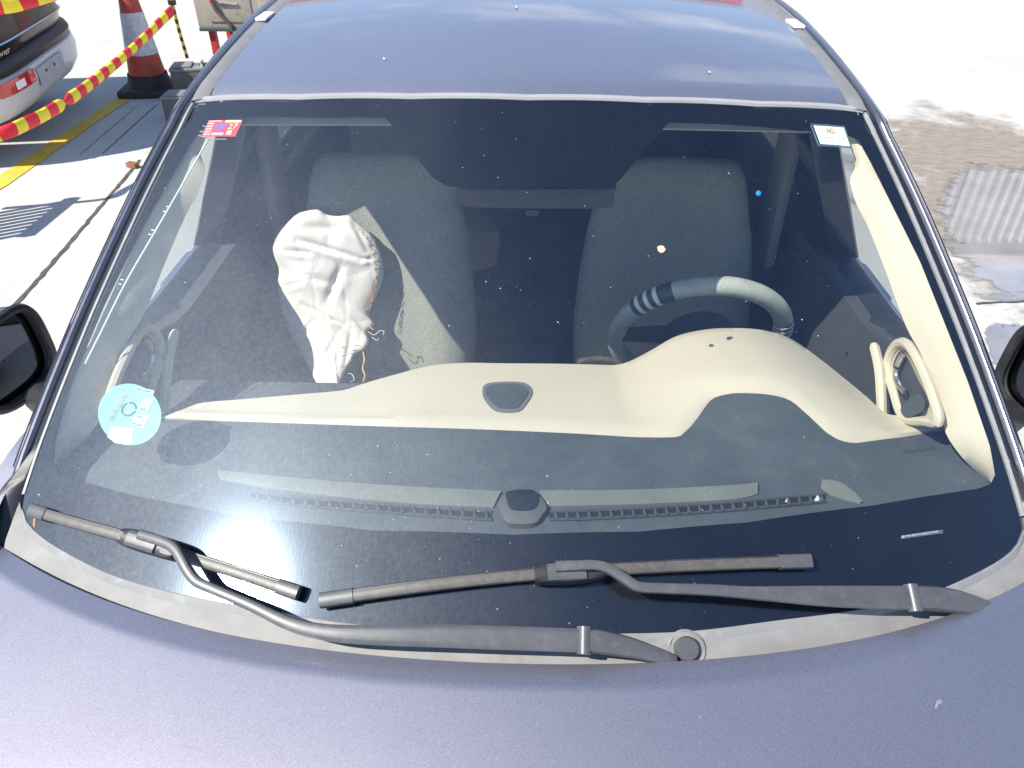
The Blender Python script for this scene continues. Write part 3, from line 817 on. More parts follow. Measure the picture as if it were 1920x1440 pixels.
# doors, inner faces
for sgn in (-1, 1):
    m = MB(); rows = []
    for y in np.linspace(0.97, 3.2, 40):
        xx = 0.735; bz = np.interp(y, [1.2, 1.4], [0.985, 0.925])
        rows.append([(sgn * xx, y, 0.21), (sgn * (xx - 0.02), y, 0.62), (sgn * (xx - 0.035), y, 0.80), (sgn * (xx - 0.015), y, min(0.93, bz - 0.03)), (sgn * (xx - 0.01), y, bz), (sgn * (xx + 0.05), y, bz + 0.005)])
    m.loft(rows); dr = m.build("door_card", DARKTRIM, car)
    # grab handle surround: a leaning rounded loop with chrome opener and a ribbed speaker grille inside
    cen = at_axis(1712, 722, 0, 0.655)
    def loop(pxs, x): return [at_axis(a, b, 0, x) for a, b in pxs]
    LOOP = loop([(1664, 690), (1672, 658), (1688, 642), (1706, 650), (1728, 690), (1750, 745), (1760, 790), (1735, 790), (1694, 782), (1676, 735)], 0.66)
    P = smooth_path(LOOP, 60, closed=True)
    Q = [np.array([sgn * p[0], p[1], p[2]]) for p in P]
    m = MB(); m.tube(Q, 0.0085, 8, ring=(1, 0, 0)); hb = m.build("handle_bezel", CREAM, dr)
    c = sum(Q) / 60
    m = MB(); m.add([c + np.array([sgn * 0.006, 0, 0])] + [p + np.array([sgn * 0.004, 0, 0]) for p in Q], [(0, 1 + i, 1 + (i + 1) % 60) for i in range(60)])
    m.build("sail_panel", CREAM, hb)
    WL = [np.array([sgn * p[0], p[1], p[2]]) for p in loop([(1674, 692), (1680, 668), (1690, 656), (1702, 670), (1722, 712), (1739, 746), (1735, 764), (1710, 782), (1696, 780), (1684, 738)], 0.657)]
    Pw = smooth_path(WL, 40, closed=True); cw = sum(Pw) / 40
    m = MB(); m.add([cw] + Pw, [(0, 1 + i, 1 + (i + 1) % 40) for i in range(40)]); m.build("handle_well", DARKTRIM, hb)
    op = [np.array([sgn * p[0], p[1], p[2]]) for p in loop([(1692, 666), (1680, 695), (1684, 718), (1698, 736)], 0.645)]
    m = MB(); m.tube(smooth_path(op, 20), 0.005, 8); m.build("door_opener", CHROME, hb)
    GR = [np.array([sgn * p[0], p[1], p[2]]) for p in loop([(1690, 762), (1722, 738), (1734, 752), (1732, 768), (1708, 782), (1694, 780)], 0.652)]
    Pg = smooth_path(GR, 30, closed=True); c = sum(Pg) / 30
    m = MB(); m.add([c] + Pg, [(0, 1 + i, 1 + (i + 1) % 30) for i in range(30)]); m.build("speaker_grille", DASH, hb)
    st = [np.array([sgn * p[0], p[1], p[2]]) for p in loop([(1638, 645), (1648, 690), (1652, 740), (1654, 800)], 0.645)]
    m = MB(); m.tube(smooth_path(st, 20), [0.006] + [0.009] * 18 + [0.010], 8); m.build("pull_handle", CREAM, dr)
    # belt strap and its lower cover on the rear pillar
    m = MB(); m.box((sgn * 0.665, 1.95, 1.10), (0.03, 0.12, 0.58), 0.012); m.build("pillar_cover", LINER, car)

# sun visors, rear-view mirror
VIS = mat("visor_vinyl", (0.48, 0.47, 0.44), 0.8, var=0.05)
for (pts) in ([(415, 219), (520, 217), (650, 216), (735, 217), (757, 226), (766, 233), (600, 233), (418, 233)],
              [(1206, 240), (1222, 229), (1245, 223), (1340, 226), (1440, 231), (1522, 236), (1525, 247), (1400, 244)]):
    P = resample([on(a, b, WSo(-0.035)) for a, b in pts + pts[:1]], 61)[:-1]; n = len(P)
    V = P + [p + np.array([0, 0.03, -0.012]) for p in P]
    m = MB(); m.add(V, [tuple(range(n)), tuple(range(2 * n - 1, n - 1, -1))] + [(i, (i + 1) % n, n + (i + 1) % n, n + i) for i in range(n)])
    m.build("sun_visor", VIS, car)
P = [at_axis(a, b, 1, 1.245) for a, b in [(860, 362), (868, 351), (1000, 350), (1142, 350), (1152, 360), (1150, 380), (1138, 390), (1000, 391), (880, 388), (864, 380)]]
P = smooth_path(P, 60, closed=True); c = sum(P) / 60
m = MB(); rows = [[c + (p - c) * 0.01 + np.array([0, -0.008, 0]) for p in P], [c + (p - c) * 0.85 + np.array([0, -0.006, 0]) for p in P], P, [p + np.array([0, 0.02, 0]) for p in P], [c + (p - c) * 0.9 + np.array([0, 0.03, 0]) for p in P], [c + (p - c) * 0.01 + np.array([0, 0.03, 0]) for p in P]]
m.loft(rows, closed=True); rv = m.build("rear_view_mirror", mat("mirror_back_plastic", (0.05, 0.05, 0.052), 0.6), car)
m = MB(); m.box(at_axis(998, 396, 1, 1.25), (0.022, 0.02, 0.012), 0.004); m.build("mirror_switch", BLACK, rv)
m = MB(); m.tube([c + np.array([0, 0.02, 0.0]), c + np.array([0, 0.035, 0.05])], 0.016, 12); m.build("mirror_stalk", BLACK, rv)

# steering wheel
sw = sub_empty("steering_wheel", car)
wc = np.array([0.392, 1.462, 0.862]); RW = 0.182; tl = R(24)
ex, ey = np.array([1.0, 0, 0]), np.array([0, -math.sin(tl), math.cos(tl)])
def rim(a): return wc + RW * (ex * math.cos(a) + ey * math.sin(a))
def arc(a0, a1, rr, name, matl, n=40):
    m = MB(); m.tube([rim(R(a)) for a in np.linspace(a0, a1, n)], rr, 18); return m.build(name, matl, sw)
arc(22, 92, 0.0205, "rim_cream_section", WHEELCREAM)
arc(92, 118, 0.0205, "rim_grey_section", WHEELGREY)
arc(117, 146, 0.0206, "rim_dark_band", DARKRIM, 20); arc(5, 22, 0.0206, "rim_dark_band", DARKRIM, 14)
for k, a in enumerate((126.5, 133, 139.5)):
    arc(a, a + 2.8, 0.0212, "rim_silver_ring", SILVER, 5)
arc(145, 240, 0.0200, "rim_dark_grip", WHEELGREY)
for a in (20, 15, 10): arc(a - 2.4, a, 0.0214, "rim_silver_ring", SILVER, 5)
arc(-60, 6, 0.0200, "rim_dark_grip", WHEELGREY)
arc(240, 300, 0.0200, "rim_lower_section", WHEELGREY)
m = MB(); m.tube([wc + np.array([0, 0.01, 0]), wc + np.array([0, -0.05, -0.02])], [0.075, 0.06], 24); m.build("hub", DARKTRIM, sw)
for a in (0, 180, 270):
    m = MB(); m.tube([wc + 0.05 * (ex * math.cos(R(a)) + ey * math.sin(R(a))), rim(R(a))], [0.024, 0.015], 10); m.build("spoke", DARKTRIM, sw)

# seats
def seat(cx):
    s = sub_empty("front_seat", car)
    rows = []
    for z, y, w, d in [(0.44, 1.80, .21, .07), (0.52, 1.805, .235, .085), (0.66, 1.83, .24, .085), (0.80, 1.86, .23, .08), (0.91, 1.885, .215, .07), (0.98, 1.905, .20, .06), (1.03, 1.918, .19, .055), (1.065, 1.928, .18, .05), (1.085, 1.935, .165, .035), (1.092, 1.937, .14, .02)]:
        row = []
        for k in range(36):
            a = k * 2 * math.pi / 36
            ca, sa = math.cos(a), math.sin(a)
            x = math.copysign(abs(ca) ** 0.45, ca) * w; yy = math.copysign(abs(sa) ** 0.6, sa) * d
            if sa < 0: yy += 0.028 * max(0, 1 - (x / (w * 0.62)) ** 2) if abs(x) < w * 0.62 else 0
            row.append((cx + x, y + yy, z))
        rows.append(row)
    m = MB(); m.loft(rows, closed=True, caps=True); b = m.build("backrest", SEAT, s)
    rows = []
    for y, z, w, h in [(1.34, 0.48, .20, .05), (1.38, 0.51, .235, .075), (1.55, 0.50, .25, .08), (1.76, 0.47, .245, .075), (1.86, 0.46, .22, .06)]:
        rows.append([(cx + math.copysign(abs(math.cos(a)) ** .5, math.cos(a)) * w, y, z + math.copysign(abs(math.sin(a)) ** .6, math.sin(a)) * h) for a in np.linspace(0, 2 * math.pi, 32, endpoint=False)])
    m = MB(); m.loft(rows, closed=True, caps=True); m.build("cushion", SEAT, s)
    m = MB(); m.box((cx, 1.62, 0.33), (0.40, 0.5, 0.16), 0.02); m.build("seat_base", CARPET, s)
seat(-0.37); seat(0.38)
m = MB(); m.box((0, 2.72, 0.80), (1.24, 0.16, 0.62), 0.05, seg=4); rs = m.build("rear_seat_back", DARKTRIM, car)
m = MB(); m.box((0, 2.42, 0.48), (1.24, 0.55, 0.16), 0.05, seg=4); m.build("rear_seat_cushion", DARKTRIM, car)
m = MB(); m.box((0, 3.0, 0.92), (1.2, 0.5, 0.03), 0.01); m.build("parcel_shelf", CARPET, car)
m = MB(); m.box((0, 3.18, 0.84), (1.44, 0.02, 1.08)); m.build("cargo_light_block", CARPET, car)  # added dark board that keeps stray light out of the cabin
m = MB(); m.box((0, 1.55, 0.45), (0.20, 0.7, 0.22), 0.03); m.build("centre_console", DARKTRIM, car)

# ---- spent passenger airbag hanging out over the seat
BAG = [(605, 735), (590, 712), (578, 690), (560, 655), (545, 625), (530, 590), (524, 560), (521, 530), (523, 505), (514, 480), (512, 462), (520, 440), (535, 420), (553, 403), (572, 396), (596, 393), (612, 402),
       (632, 405), (655, 404), (668, 416), (682, 428), (700, 444), (712, 470), (719, 500), (717, 525), (708, 550), (697, 572), (692, 590), (702, 608), (688, 622), (692, 640), (683, 655), (668, 662), (656, 680), (645, 700), (636, 722), (632, 737)]
def bag_y(px, py):
    f = max(0.0, (py - 395) / 340); return 1.808 - 0.09 * f - 0.25 * f ** 5
creases = [((557, 449), (676, 486), 0.020, 7), ((676, 486), (700, 486), 0.012, 5), ((655, 404), (690, 470), 0.014, 6), ((565, 570), (657, 618), 0.018, 6), ((552, 640), (590, 600), 0.016, 8), ((524, 540), (566, 530), 0.012, 6),
           ((612, 570), (640, 500), 0.018, 12), ((640, 735), (660, 620), 0.016, 7), ((600, 690), (628, 640), 0.012, 8), ((535, 470), (580, 475), 0.014, 6), ((560, 425), (640, 430), 0.010, 12), ((585, 520), (630, 535), 0.012, 10)]
def seg_d(p, a, b):
    p, a, b = map(np.array, (p, a, b)); e = b - a; t = max(0, min(1, np.dot(p - a, e) / np.dot(e, e))); q = a + e * t
    s = np.sign(e[0] * (p - a)[1] - e[1] * (p - a)[0]); return np.linalg.norm(p - q), s, t
bp = smooth_path([np.array(p, float) for p in BAG], 220, closed=True); bc = np.array([615.0, 545.0])
RN = 44; V = []; Fc = []; n = len(bp)
def bag_pt(q, f, side):
    y = bag_y(q[0], q[1]); h = 0.030 * math.sqrt(max(0, 1 - f ** 2.2))
    dsp = 0
    for a, b, amp, w in creases:
        amp *= 0.60; w *= 0.72
        d, s, t = seg_d(q, a, b)
        dsp += amp * (math.exp(-(d / w) ** 2) * (-0.7) + 0.8 * math.exp(-((d - 1.6 * w) / (1.5 * w)) ** 2) * (0.6 if s > 0 else 0.2)) * (0.3 + 0.7 * math.sin(math.pi * t))
    dsp += 0.004 * math.sin(q[0] * 0.045 + q[1] * 0.02) * math.sin(q[1] * 0.03 + 1.3)
    if side > 0: yy = y - h - dsp * min(1, (1 - f) * 5 + 0.15)
    else: yy = y + 0.012 + 0.5 * h
    return at_axis(q[0], q[1], 1, yy)
for side in (1, -1):
    o0 = len(V)
    V.append(bag_pt(bc, 0, side))
    for k in range(1, RN + 1):
        f = k / RN
        for i, p in enumerate(bp):
            V.append(bag_pt(bc + (p - bc) * f, f, side))
    for i in range(n): Fc.append((o0, o0 + 1 + i, o0 + 1 + (i + 1) % n))
    for k in range(RN - 1):
        for i in range(n):
            a, b = o0 + 1 + k * n + i, o0 + 1 + k * n + (i + 1) % n
            Fc.append((a, a + n, b + n, b))
N1 = 1 + RN * n
for i in range(n):
    a, b = 1 + (RN - 1) * n + i, 1 + (RN - 1) * n + (i + 1) % n
    Fc.append((a, b, b + N1, a + N1))
m = MB(); m.add(V, Fc)
bag = m.build("airbag", AIRBAG, None, angle=80)
tag(bag, "crumpled torn white cloth airbag hanging against the passenger seat", "airbag")
# stitching and frayed threads
def thread(pxs, name, matl, rad=0.0011, off=0.02):
    pts = []
    for (a, b) in pxs: pts.append(at_axis(a, b, 1, bag_y(a, b) - off))
    m = MB(); m.tube(smooth_path(pts, 6 * len(pxs)), rad, 5); return m.build(name, matl, bag)
zz = resample([(664, 420), (686, 446), (699, 480), (706, 515), (703, 545), (695, 575)], 22)
thread([(p[0] + (2.0 if k % 2 else -2.0), p[1]) for k, p in enumerate(zz)], "stitching", THREAD, 0.0008, 0.020)
for dx in (0, 4, 8): thread([(684 + dx, 582), (690 + dx * 0.8, 560), (696 + dx * 0.6, 540)], "loose_thread", THREAD, 0.0006, 0.024)
thread([(683, 606), (692, 612), (700, 618)], "loose_thread", THREAD, 0.0013, 0.02)
thread([(690, 622), (702, 628), (712, 620), (720, 622), (718, 628)], "loose_thread", PALE_THREAD, 0.0012, 0.02)
thread([(697, 632), (706, 638), (710, 634)], "loose_thread", PALE_THREAD, 0.0010, 0.02)
thread([(681, 660), (683, 675), (680, 690), (684, 704), (681, 715)], "loose_thread", THREAD, 0.0018, 0.01)
thread([(652, 700), (660, 702), (664, 712), (657, 716)], "loose_thread", PALE_THREAD, 0.0010, 0.0)
thread([(640, 652), (670, 648), (678, 656), (640, 668)], "stitching", mat("brown_thread", (0.35, 0.2, 0.12), 0.8), 0.0010, 0.03)

# ------------------------------------------------------------------ wipers
def wp(px, py, h): return on(px, py, WSo(h))
def ribbon(path3, widths, thick, name, matl, parent, crown=0.3, nrm=None):
    """rounded bar lying on the glass: path of points, width across, thickness along the normal"""
    P = [np.array(p) for p in path3]; rows = []
    for i, p in enumerate(P):
        t = P[min(i + 1, len(P) - 1)] - P[max(i - 1, 0)]; t /= np.linalg.norm(t)
        nn = ws_n(p[0], p[1]); s = np.cross(t, nn); s /= np.linalg.norm(s); nn = np.cross(s, t)
        w = widths[i] if hasattr(widths, '__len__') else widths
        th = thick[i] if hasattr(thick, '__len__') else thick
        prof = [(-.5, -.5), (-.5, .15), (-.42, .38), (-.25, .5), (.25, .5), (.42, .38), (.5, .15), (.5, -.5)]
        rows.append([p + s * a * w + nn * b * th for a, b in prof])
    m = MB(); m.loft(rows, closed=True, caps=True); return m.build(name, matl, parent, angle=35)

def wiper(blade_px, cap0, cap1, conn_px, arm_px, arm_w, base_px, base_w, pivot, pw=0.0165):
    bl = smooth_path([wp(a, b, 0.016) for a, b in blade_px], 60)
    w_ = sub_empty("windshield_wiper", car)
    blade = ribbon(bl[3:-3], 0.0165, 0.009, "wiper_blade", BLADE, w_)
    # raised spoiler ridge along the upper side and the rubber lip below it
    ribbon([p + np.array([0, 0.0045, 0.0045]) for p in bl[3:-3]], 0.0035, 0.005, "wiper_spoiler", BLACK, w_)
    ribbon([p - ws_n(p[0], p[1]) * 0.0085 for p in bl[2:-2]], 0.004, 0.008, "wiper_lip", BLACK, w_)
    for idx in (slice(0, 5), slice(-5, None)):
        c = ribbon(bl[idx], 0.0195, 0.0115, "end_cap", ARM, w_)
    cp = smooth_path([wp(a, b, 0.021) for a, b in conn_px], 24)
    ribbon(cp, [0.012 + 0.016 * math.sin(math.pi * min(1, (i + 3) / 26)) ** 0.5 for i in range(24)], 0.024, "wiper_connector", BLACK, w_)
    mid = cp[4:20]
    ribbon([p + ws_n(p[0], p[1]) * 0.012 for p in mid[:13]], 0.021, 0.006, "connector_cover", ARM, w_)
    n = 110
    pts = smooth_path([wp(a, b, h) for a, b, h in arm_px], n)
    ks = np.linspace(0, 1, len(arm_w)); ws2 = [float(np.interp(i / (n - 1), ks, arm_w)) for i in range(n)]
    arm = ribbon(pts, ws2, 0.009, "wiper_arm", ARM, w_)
    nb = 30
    bpts = smooth_path([wp(a, b, h) for a, b, h in base_px], nb)
    ribbon(bpts, [float(np.interp(i / (nb - 1), np.linspace(0, 1, len(base_w)), base_w)) for i in range(nb)], 0.016, "arm_base", ARM, w_)
    j = bpts[0]; t = bpts[2] - bpts[0]; t /= np.linalg.norm(t); nn = ws_n(j[0], j[1]); s = np.cross(t, nn)
    m = MB(); m.tube([j - s * base_w[0] * 0.56, j + s * base_w[0] * 0.56], 0.0095, 14); m.build("arm_hinge", ARM, w_)
    if pivot:
        p = wp(*pivot)
        m = MB(); m.tube([p - ws_n(p[0], p[1]) * 0.02, p + ws_n(p[0], p[1]) * 0.002, p + ws_n(p[0], p[1]) * 0.006], [pw, pw, pw * 0.8], 24); m.build("pivot_cap", ARM, w_)
        m = MB(); rp = [p + (pw + 0.006) * (np.array([1.0, 0, 0]) * math.cos(a) + np.cross(ws_n(p[0], p[1]), np.array([1.0, 0, 0])) * math.sin(a)) - ws_n(p[0], p[1]) * 0.004 for a in np.linspace(0, 2 * math.pi, 33)]
        m.tube(rp, 0.003, 6, caps=False); m.build("pivot_collar", MOULD, w_)
    return w_

w1 = wiper([(58, 956), (140, 980), (240, 1008), (340, 1040), (450, 1075), (560, 1112)], 0, 0,
      [(232, 1006), (262, 1014), (300, 1026), (332, 1040)],
      [(262, 1002, .040), (300, 1014, .042), (322, 1024, .043), (336, 1042, .044), (350, 1068, .045), (368, 1090, .045), (400, 1105, .045), (470, 1135, .045), (540, 1168, .044), (600, 1184, .043), (680, 1190, .042), (850, 1193, .040), (1090, 1201, .036)],
      [0.014, 0.014, 0.013, 0.013, 0.014, 0.018, 0.022, 0.025, 0.027, 0.028, 0.028, 0.028],
      [(1096, 1201, .035), (1130, 1204, .032), (1180, 1214, .026), (1230, 1228, .018), (1262, 1240, .010)], [0.029, 0.028, 0.024, 0.020, 0.016], (1288, 1218, .004))
w1['label'] = "shorter wiper on the passenger side, resting low on the glass"
w2 = wiper([(600, 1126), (760, 1103), (900, 1086), (1060, 1072), (1200, 1064), (1360, 1057), (1520, 1052)], 0, 0,
      [(1002, 1078), (1035, 1075), (1080, 1073), (1138, 1070)],
      [(1042, 1062, .040), (1090, 1060, .042), (1120, 1060, .043), (1145, 1068, .044), (1172, 1085, .045), (1198, 1100, .046), (1240, 1103, .046), (1330, 1106, .046), (1420, 1112, .044), (1560, 1118, .040), (1706, 1121, .035)],
      [0.014, 0.013, 0.013, 0.013, 0.014, 0.015, 0.019, 0.024, 0.027, 0.029, 0.030],
      [(1712, 1121, .034), (1750, 1122, .030), (1800, 1129, .024), (1850, 1142, .014), (1880, 1160, .006)], [0.031, 0.032, 0.030, 0.024, 0.014], None)
w2['label'] = "longer wiper on the driver side with its blade angled up to the right"

# ------------------------------------------------------------------ stickers and print on the glass
def text_mesh(body, size=1.0):
    cu = bpy.data.curves.new("t", 'FONT'); cu.body = body; cu.size = size; cu.resolution_u = 3
    ob = bpy.data.objects.new("t", cu); scene.collection.objects.link(ob)
    dg = bpy.context.evaluated_depsgraph_get(); dg.update()
    me = bpy.data.meshes.new_from_object(ob.evaluated_get(dg))
    V = [np.array(v.co) for v in me.vertices]; Fc = [tuple(f.vertices) for f in me.polygons]
    bpy.data.objects.remove(ob); bpy.data.curves.remove(cu); bpy.data.meshes.remove(me)
    X = [v[0] for v in V]; Y = [v[1] for v in V]
    x0, x1, y0, y1 = min(X), max(X), min(Y), max(Y)
    return [((v[0] - x0) / (x1 - x0), (v[1] - y0) / (y1 - y0)) for v in V], Fc

class Quad:
    """bilinear patch between four glass points: (u right, v up)"""
    def __init__(self, bl, br, tr, tl, h):
        self.c = [np.array(on(*p, WSo(h))) for p in (bl, br, tr, tl)]; self.h = h
    def at(self, u, v, lift=0.0):
        bl, br, tr, tl = self.c
        p = (bl * (1 - u) + br * u) * (1 - v) + (tl * (1 - u) + tr * u) * v
        return np.array([p[0], p[1], WS(p[0], p[1]) + self.h + lift])
    def rect(self, u0, v0, u1, v1, lift, name, matl, parent, n=6):
        rows = [[self.at(u0 + (u1 - u0) * i / n, v0 + (v1 - v0) * j / n, lift) for i in range(n + 1)] for j in range(n + 1)]
        m = MB(); m.loft(rows); return m.build(name, matl, parent)
    def text(self, s, u0, v0, u1, v1, lift, name, matl, parent):
        uv, Fc = text_mesh(s); m = MB()
        m.add([self.at(u0 + (u1 - u0) * a, v0 + (v1 - v0) * b, lift) for a, b in uv], Fc); return m.build(name, matl, parent, smooth=False)

RED = mat("red_sticker", (0.62, 0.05, 0.08), 0.5, var=0.05); PINK = mat("pink_print", (0.80, 0.42, 0.40), 0.6, var=0.08, vscale=120)
BLUEP = mat("blue_print", (0.22, 0.14, 0.55), 0.6); YEL = mat("pale_yellow_print", (0.85, 0.75, 0.42), 0.6); GOLD = mat("gold_print", (0.45, 0.28, 0.04), 0.5)
H1 = -0.0020
q = Quad((378, 256), (441, 256), (455, 225), (391, 226), H1)
st = q.rect(0, 0, 1, 1, 0, "inspection_sticker", RED, glass); st['label'] = "faded red inspection sticker numbered 27 in the upper corner of the windshield"
for k in range(5): q.rect(0.03, 0.06 + k * 0.17, 0.22, 0.17 + k * 0.17, 0.0005, "print_block", PINK, st, 2)
q.rect(0.03, 0.90, 0.42, 0.98, 0.0005, "print_block", PINK, st, 2); q.rect(0.52, 0.84, 0.98, 0.98, 0.0005, "print_block", YEL, st, 2)
q.rect(0.26, 0.06, 0.62, 0.22, 0.0005, "print_block", PINK, st, 2)
q.text("27", 0.68, 0.42, 0.93, 0.76, 0.0006, "number_27", YEL, st)
q.rect(0.70, 0.10, 0.84, 0.34, 0.0005, "print_block", YEL, st, 2)
ev = [q.at(0.44 + 0.15 * math.cos(a) * (1 + 0.2 * math.sin(5 * a)), 0.58 + 0.2 * math.sin(a) * (1 + 0.2 * math.sin(3 * a)), 0.0005) for a in np.linspace(0, 2 * math.pi, 24, endpoint=False)]
m = MB(); m.add([q.at(0.44, 0.58, 0.0005)] + ev, [(0, 1 + i, 1 + (i + 1) % 24) for i in range(24)]); m.build("blue_emblem", BLUEP, st)
for (a, b, c_, d) in [(372, 254, 388, 258), (392, 261, 425, 261), (375, 246, 383, 248), (380, 236, 388, 238)]:
    m = MB(); m.tube([on(a, b, WSo(H1)), on(c_, d, WSo(H1))], 0.0009, 5); m.build("torn_edge", DUSTM, st)

q = Quad((1538, 270), (1594, 274), (1582, 239), (1525, 235), H1)
st = q.rect(0, 0, 1, 1, 0, "service_sticker", WHITE, glass); st['label'] = "small white sticker lettered AG in the corner before the driver"
q.text("A", 0.36, 0.62, 0.50, 0.86, 0.0008, "letter_a", GOLD, st); q.text("G", 0.47, 0.60, 0.62, 0.86, 0.0011, "letter_g", GOLD, st)
GREY = mat("pale_grey_print", (0.5, 0.5, 0.5), 0.6)
for k, (u0, u1) in enumerate([(0.22, .27), (.29, .33), (.35, .42), (.45, .50), (.52, .55), (.68, .74), (.78, .82), (.85, .90)]): q.rect(u0, 0.34, u1, 0.40, 0.0008, "small_print", GREY, st, 1)
P = [q.at(u, v, -0.0004) for u, v in [(-.05, -.07), (1.02, -.05), (1.03, 1.06), (-.05, 1.07), (-.07, 1.0), (-.07, 0.0)]]
m = MB(); m.tube(P + P[:1], 0.0013, 6); m.build("sticker_edge", mat("teal_edge", (0.08, 0.18, 0.20), 0.4), st)

# round pale-blue emissions disc
CY = mat("pale_cyan_sticker", (0.17, 0.50, 0.54), 0.5, var=0.04)
disc_px = [(243 + 61 * math.cos(t) * 0.95 - 12 * math.sin(t) * 1.0, 777 - 57 * math.sin(t) - 9 * math.cos(t)) for t in np.linspace(0, 2 * math.pi, 48, endpoint=False)]
PD = [on(a, b, WSo(H1)) for a, b in disc_px]; c = sum(PD) / 48
V = [np.array([c[0], c[1], WS(c[0], c[1]) + H1])]; Fc = [(0, 1 + i, 1 + (i + 1) % 48) for i in range(48)]
for k in (0.5, 1.0):
    for p in PD: w = c + (p - c) * k; V.append(np.array([w[0], w[1], WS(w[0], w[1]) + H1]))
Fc += [(1 + i, 49 + i, 49 + (i + 1) % 48, 1 + (i + 1) % 48) for i in range(48)]
m = MB(); m.add(V, Fc); dsk = m.build("emissions_disc", CY, glass); dsk['label'] = "round pale cyan disc marked C low in the passenger corner"
L2 = WSo(H1 + 0.0007)
def blob(pxs, name, matl, lift=H1 + 0.0007):
    P = [on(a, b, WSo(lift)) for a, b in pxs]; m = MB(); m.add(P, [tuple(range(len(P)))]); return m.build(name, matl, dsk, smooth=False)
CINK = mat("teal_grey_ink", (0.04, 0.10, 0.11), 0.6); GINK = mat("soft_grey_ink", (0.12, 0.20, 0.21), 0.6); PALE = mat("pale_grey_label", (0.36, 0.46, 0.45), 0.6); WASH = mat("white_label", (0.75, 0.75, 0.75), 0.5, var=0.01)
for (a0, a1) in ((-25, 75), (95, 200), (210, 320)):      # letter C as three thick strokes
    o_, i_ = [], []
    for t in np.linspace(a0 + 25, a1 + 25, 10):
        ca, sa = math.cos(R(t)), math.sin(R(t))
        o_.append((241.5 + 14.5 * ca + 3 * sa, 767 - 14 * sa)); i_.append((241.5 + 10.8 * ca + 2.5 * sa, 767 - 10.2 * sa))
    m = MB(); m.loft([[on(*p, L2) for p in o_], [on(*p, L2) for p in i_]]); m.build("letter_c_stroke", CINK, dsk)
blob([(201.5, 788), (211, 790.5), (240, 738), (229.5, 735.5)], "barcode_ground", PALE, H1 + 0.0005)
bt = 0.0
while bt < 0.97:
    wd = rnd.uniform(0.015, 0.045)
    a = np.array([202.5, 787.5]) + np.array([28, -51]) * bt; b = np.array([202.5, 787.5]) + np.array([28, -51]) * min(1, bt + wd)
    blob([tuple(a), tuple(a + np.array([8.5, 2.2])), tuple(b + np.array([8.5, 2.2])), tuple(b)], "barcode_bar", GINK, H1 + 0.0010); bt += wd + rnd.uniform(0.02, 0.045)
blob([(252, 729), (287, 740), (289.5, 732), (254, 724.5)], "grey_label", PALE); 
blob([(257, 768), (277, 773), (290, 748), (270, 744)], "grey_label", PALE)
blob([(243, 797), (271, 803), (281, 778), (253, 774.5)], "grey_label", PALE)
for (a, b, w) in [(256, 727, 10), (268, 730.5, 14), (256, 779, 9), (248, 792.5, 6), (256, 795, 9), (262, 765, 10)]: blob([(a, b + 2.6), (a + w, b + 2.6 + w * .22), (a + w + 1, b + w * .22), (a + 1, b)], "small_print", GINK, H1 + 0.0011)
blob([(201, 819), (215, 830), (236, 834), (246, 829), (250, 804), (209, 800)], "white_label", WASH)
for (a, b) in [(216, 808), (208, 816)]: blob([(a, b + 1.5), (a + 5, b - 1), (a + 5.5, b - 2.2), (a + .5, b + .3)], "small_print", GINK, H1 + 0.0011)

# chassis number plate
q = Quad((1689, 1011), (1768, 1000), (1768, 993), (1689, 1004.5), -0.002)
pl = q.rect(0, 0, 1, 1, 0, "chassis_plate", mat("grey_plate", (0.10, 0.12, 0.13), 0.5), glass); pl['label'] = "narrow chassis number plate below the dashboard edge"
q.text("NLHB3516AJZ318181", 0.11, 0.14, 0.88, 0.86, 0.0008, "chassis_number", WHITE, pl)
m = MB(); cpt = q.at(0.05, 0.5, 0.0008); rp = [q.at(0.05 + 0.035 * math.cos(a), 0.5 + 0.36 * math.sin(a), 0.0008) for a in np.linspace(0, 2 * math.pi, 16, endpoint=False)]
m.add([cpt] + rp, [(0, 1 + i, 1 + (i + 1) % 16) for i in range(16)]); m.build("plate_emblem", GREY, pl)
for pts in ([(372, 196), (367, 203), (372, 195.5), (386, 195)], [(1590, 206), (1605, 207), (1610, 216)]):
    m = MB(); m.tube([on(a, b, WSo(-0.002)) for a, b in pts], 0.0006, 5); m.build("register_mark", GREY, glass)

# dust specks, bird-lime and a few bits lying on the glass and paint
def specks(S, box, count, name, parent, smin, smax, lift, seed):
    r = random.Random(seed); m = MB()
    for _ in range(count):
        px, py = r.uniform(box[0], box[2]), r.uniform(box[1], box[3])
        try: p = on(px, py, S)
        except ValueError: continue
        if S is WS and (abs(p[0]) > np.interp(p[1], [0.6, 0.66, 0.8, 1.0, 1.25, 1.40], [0.1, 0.5, 0.72, 0.70, 0.64, 0.59])): continue
        s = smin + (smax - smin) * r.random() ** 4; k = 6; el = r.uniform(0.6, 1.9); th = r.uniform(0, 3.14)
        ring = []
        for i in range(k):
            a = i * 2 * math.pi / k; dx, dy = s * el * math.cos(a) * r.uniform(0.7, 1.2), s * math.sin(a)
            x, y = p[0] + dx * math.cos(th) - dy * math.sin(th), p[1] + dx * math.sin(th) + dy * math.cos(th)
            ring.append((x, y, S(x, y) + lift))
        m.add([(p[0], p[1], S(p[0], p[1]) + lift + s * 0.4)] + ring, [(0, 1 + i, 1 + (i + 1) % k) for i in range(k)])
    o = m.build(name, DUSTM, parent, smooth=False); o['kind'] = 'stuff'; return o
specks(WS, (60, 190, 1900, 1180), 650, "dust_specks", glass, 0.0002, 0.0009, 0.0006, 3)
specks(WS, (100, 620, 900, 1100), 320, "dust_specks", glass, 0.0002, 0.0007, 0.0006, 4)
specks(HD, (0, 1250, 1920, 1440), 120, "dust_specks", hood, 0.0002, 0.0006, 0.0004, 5)
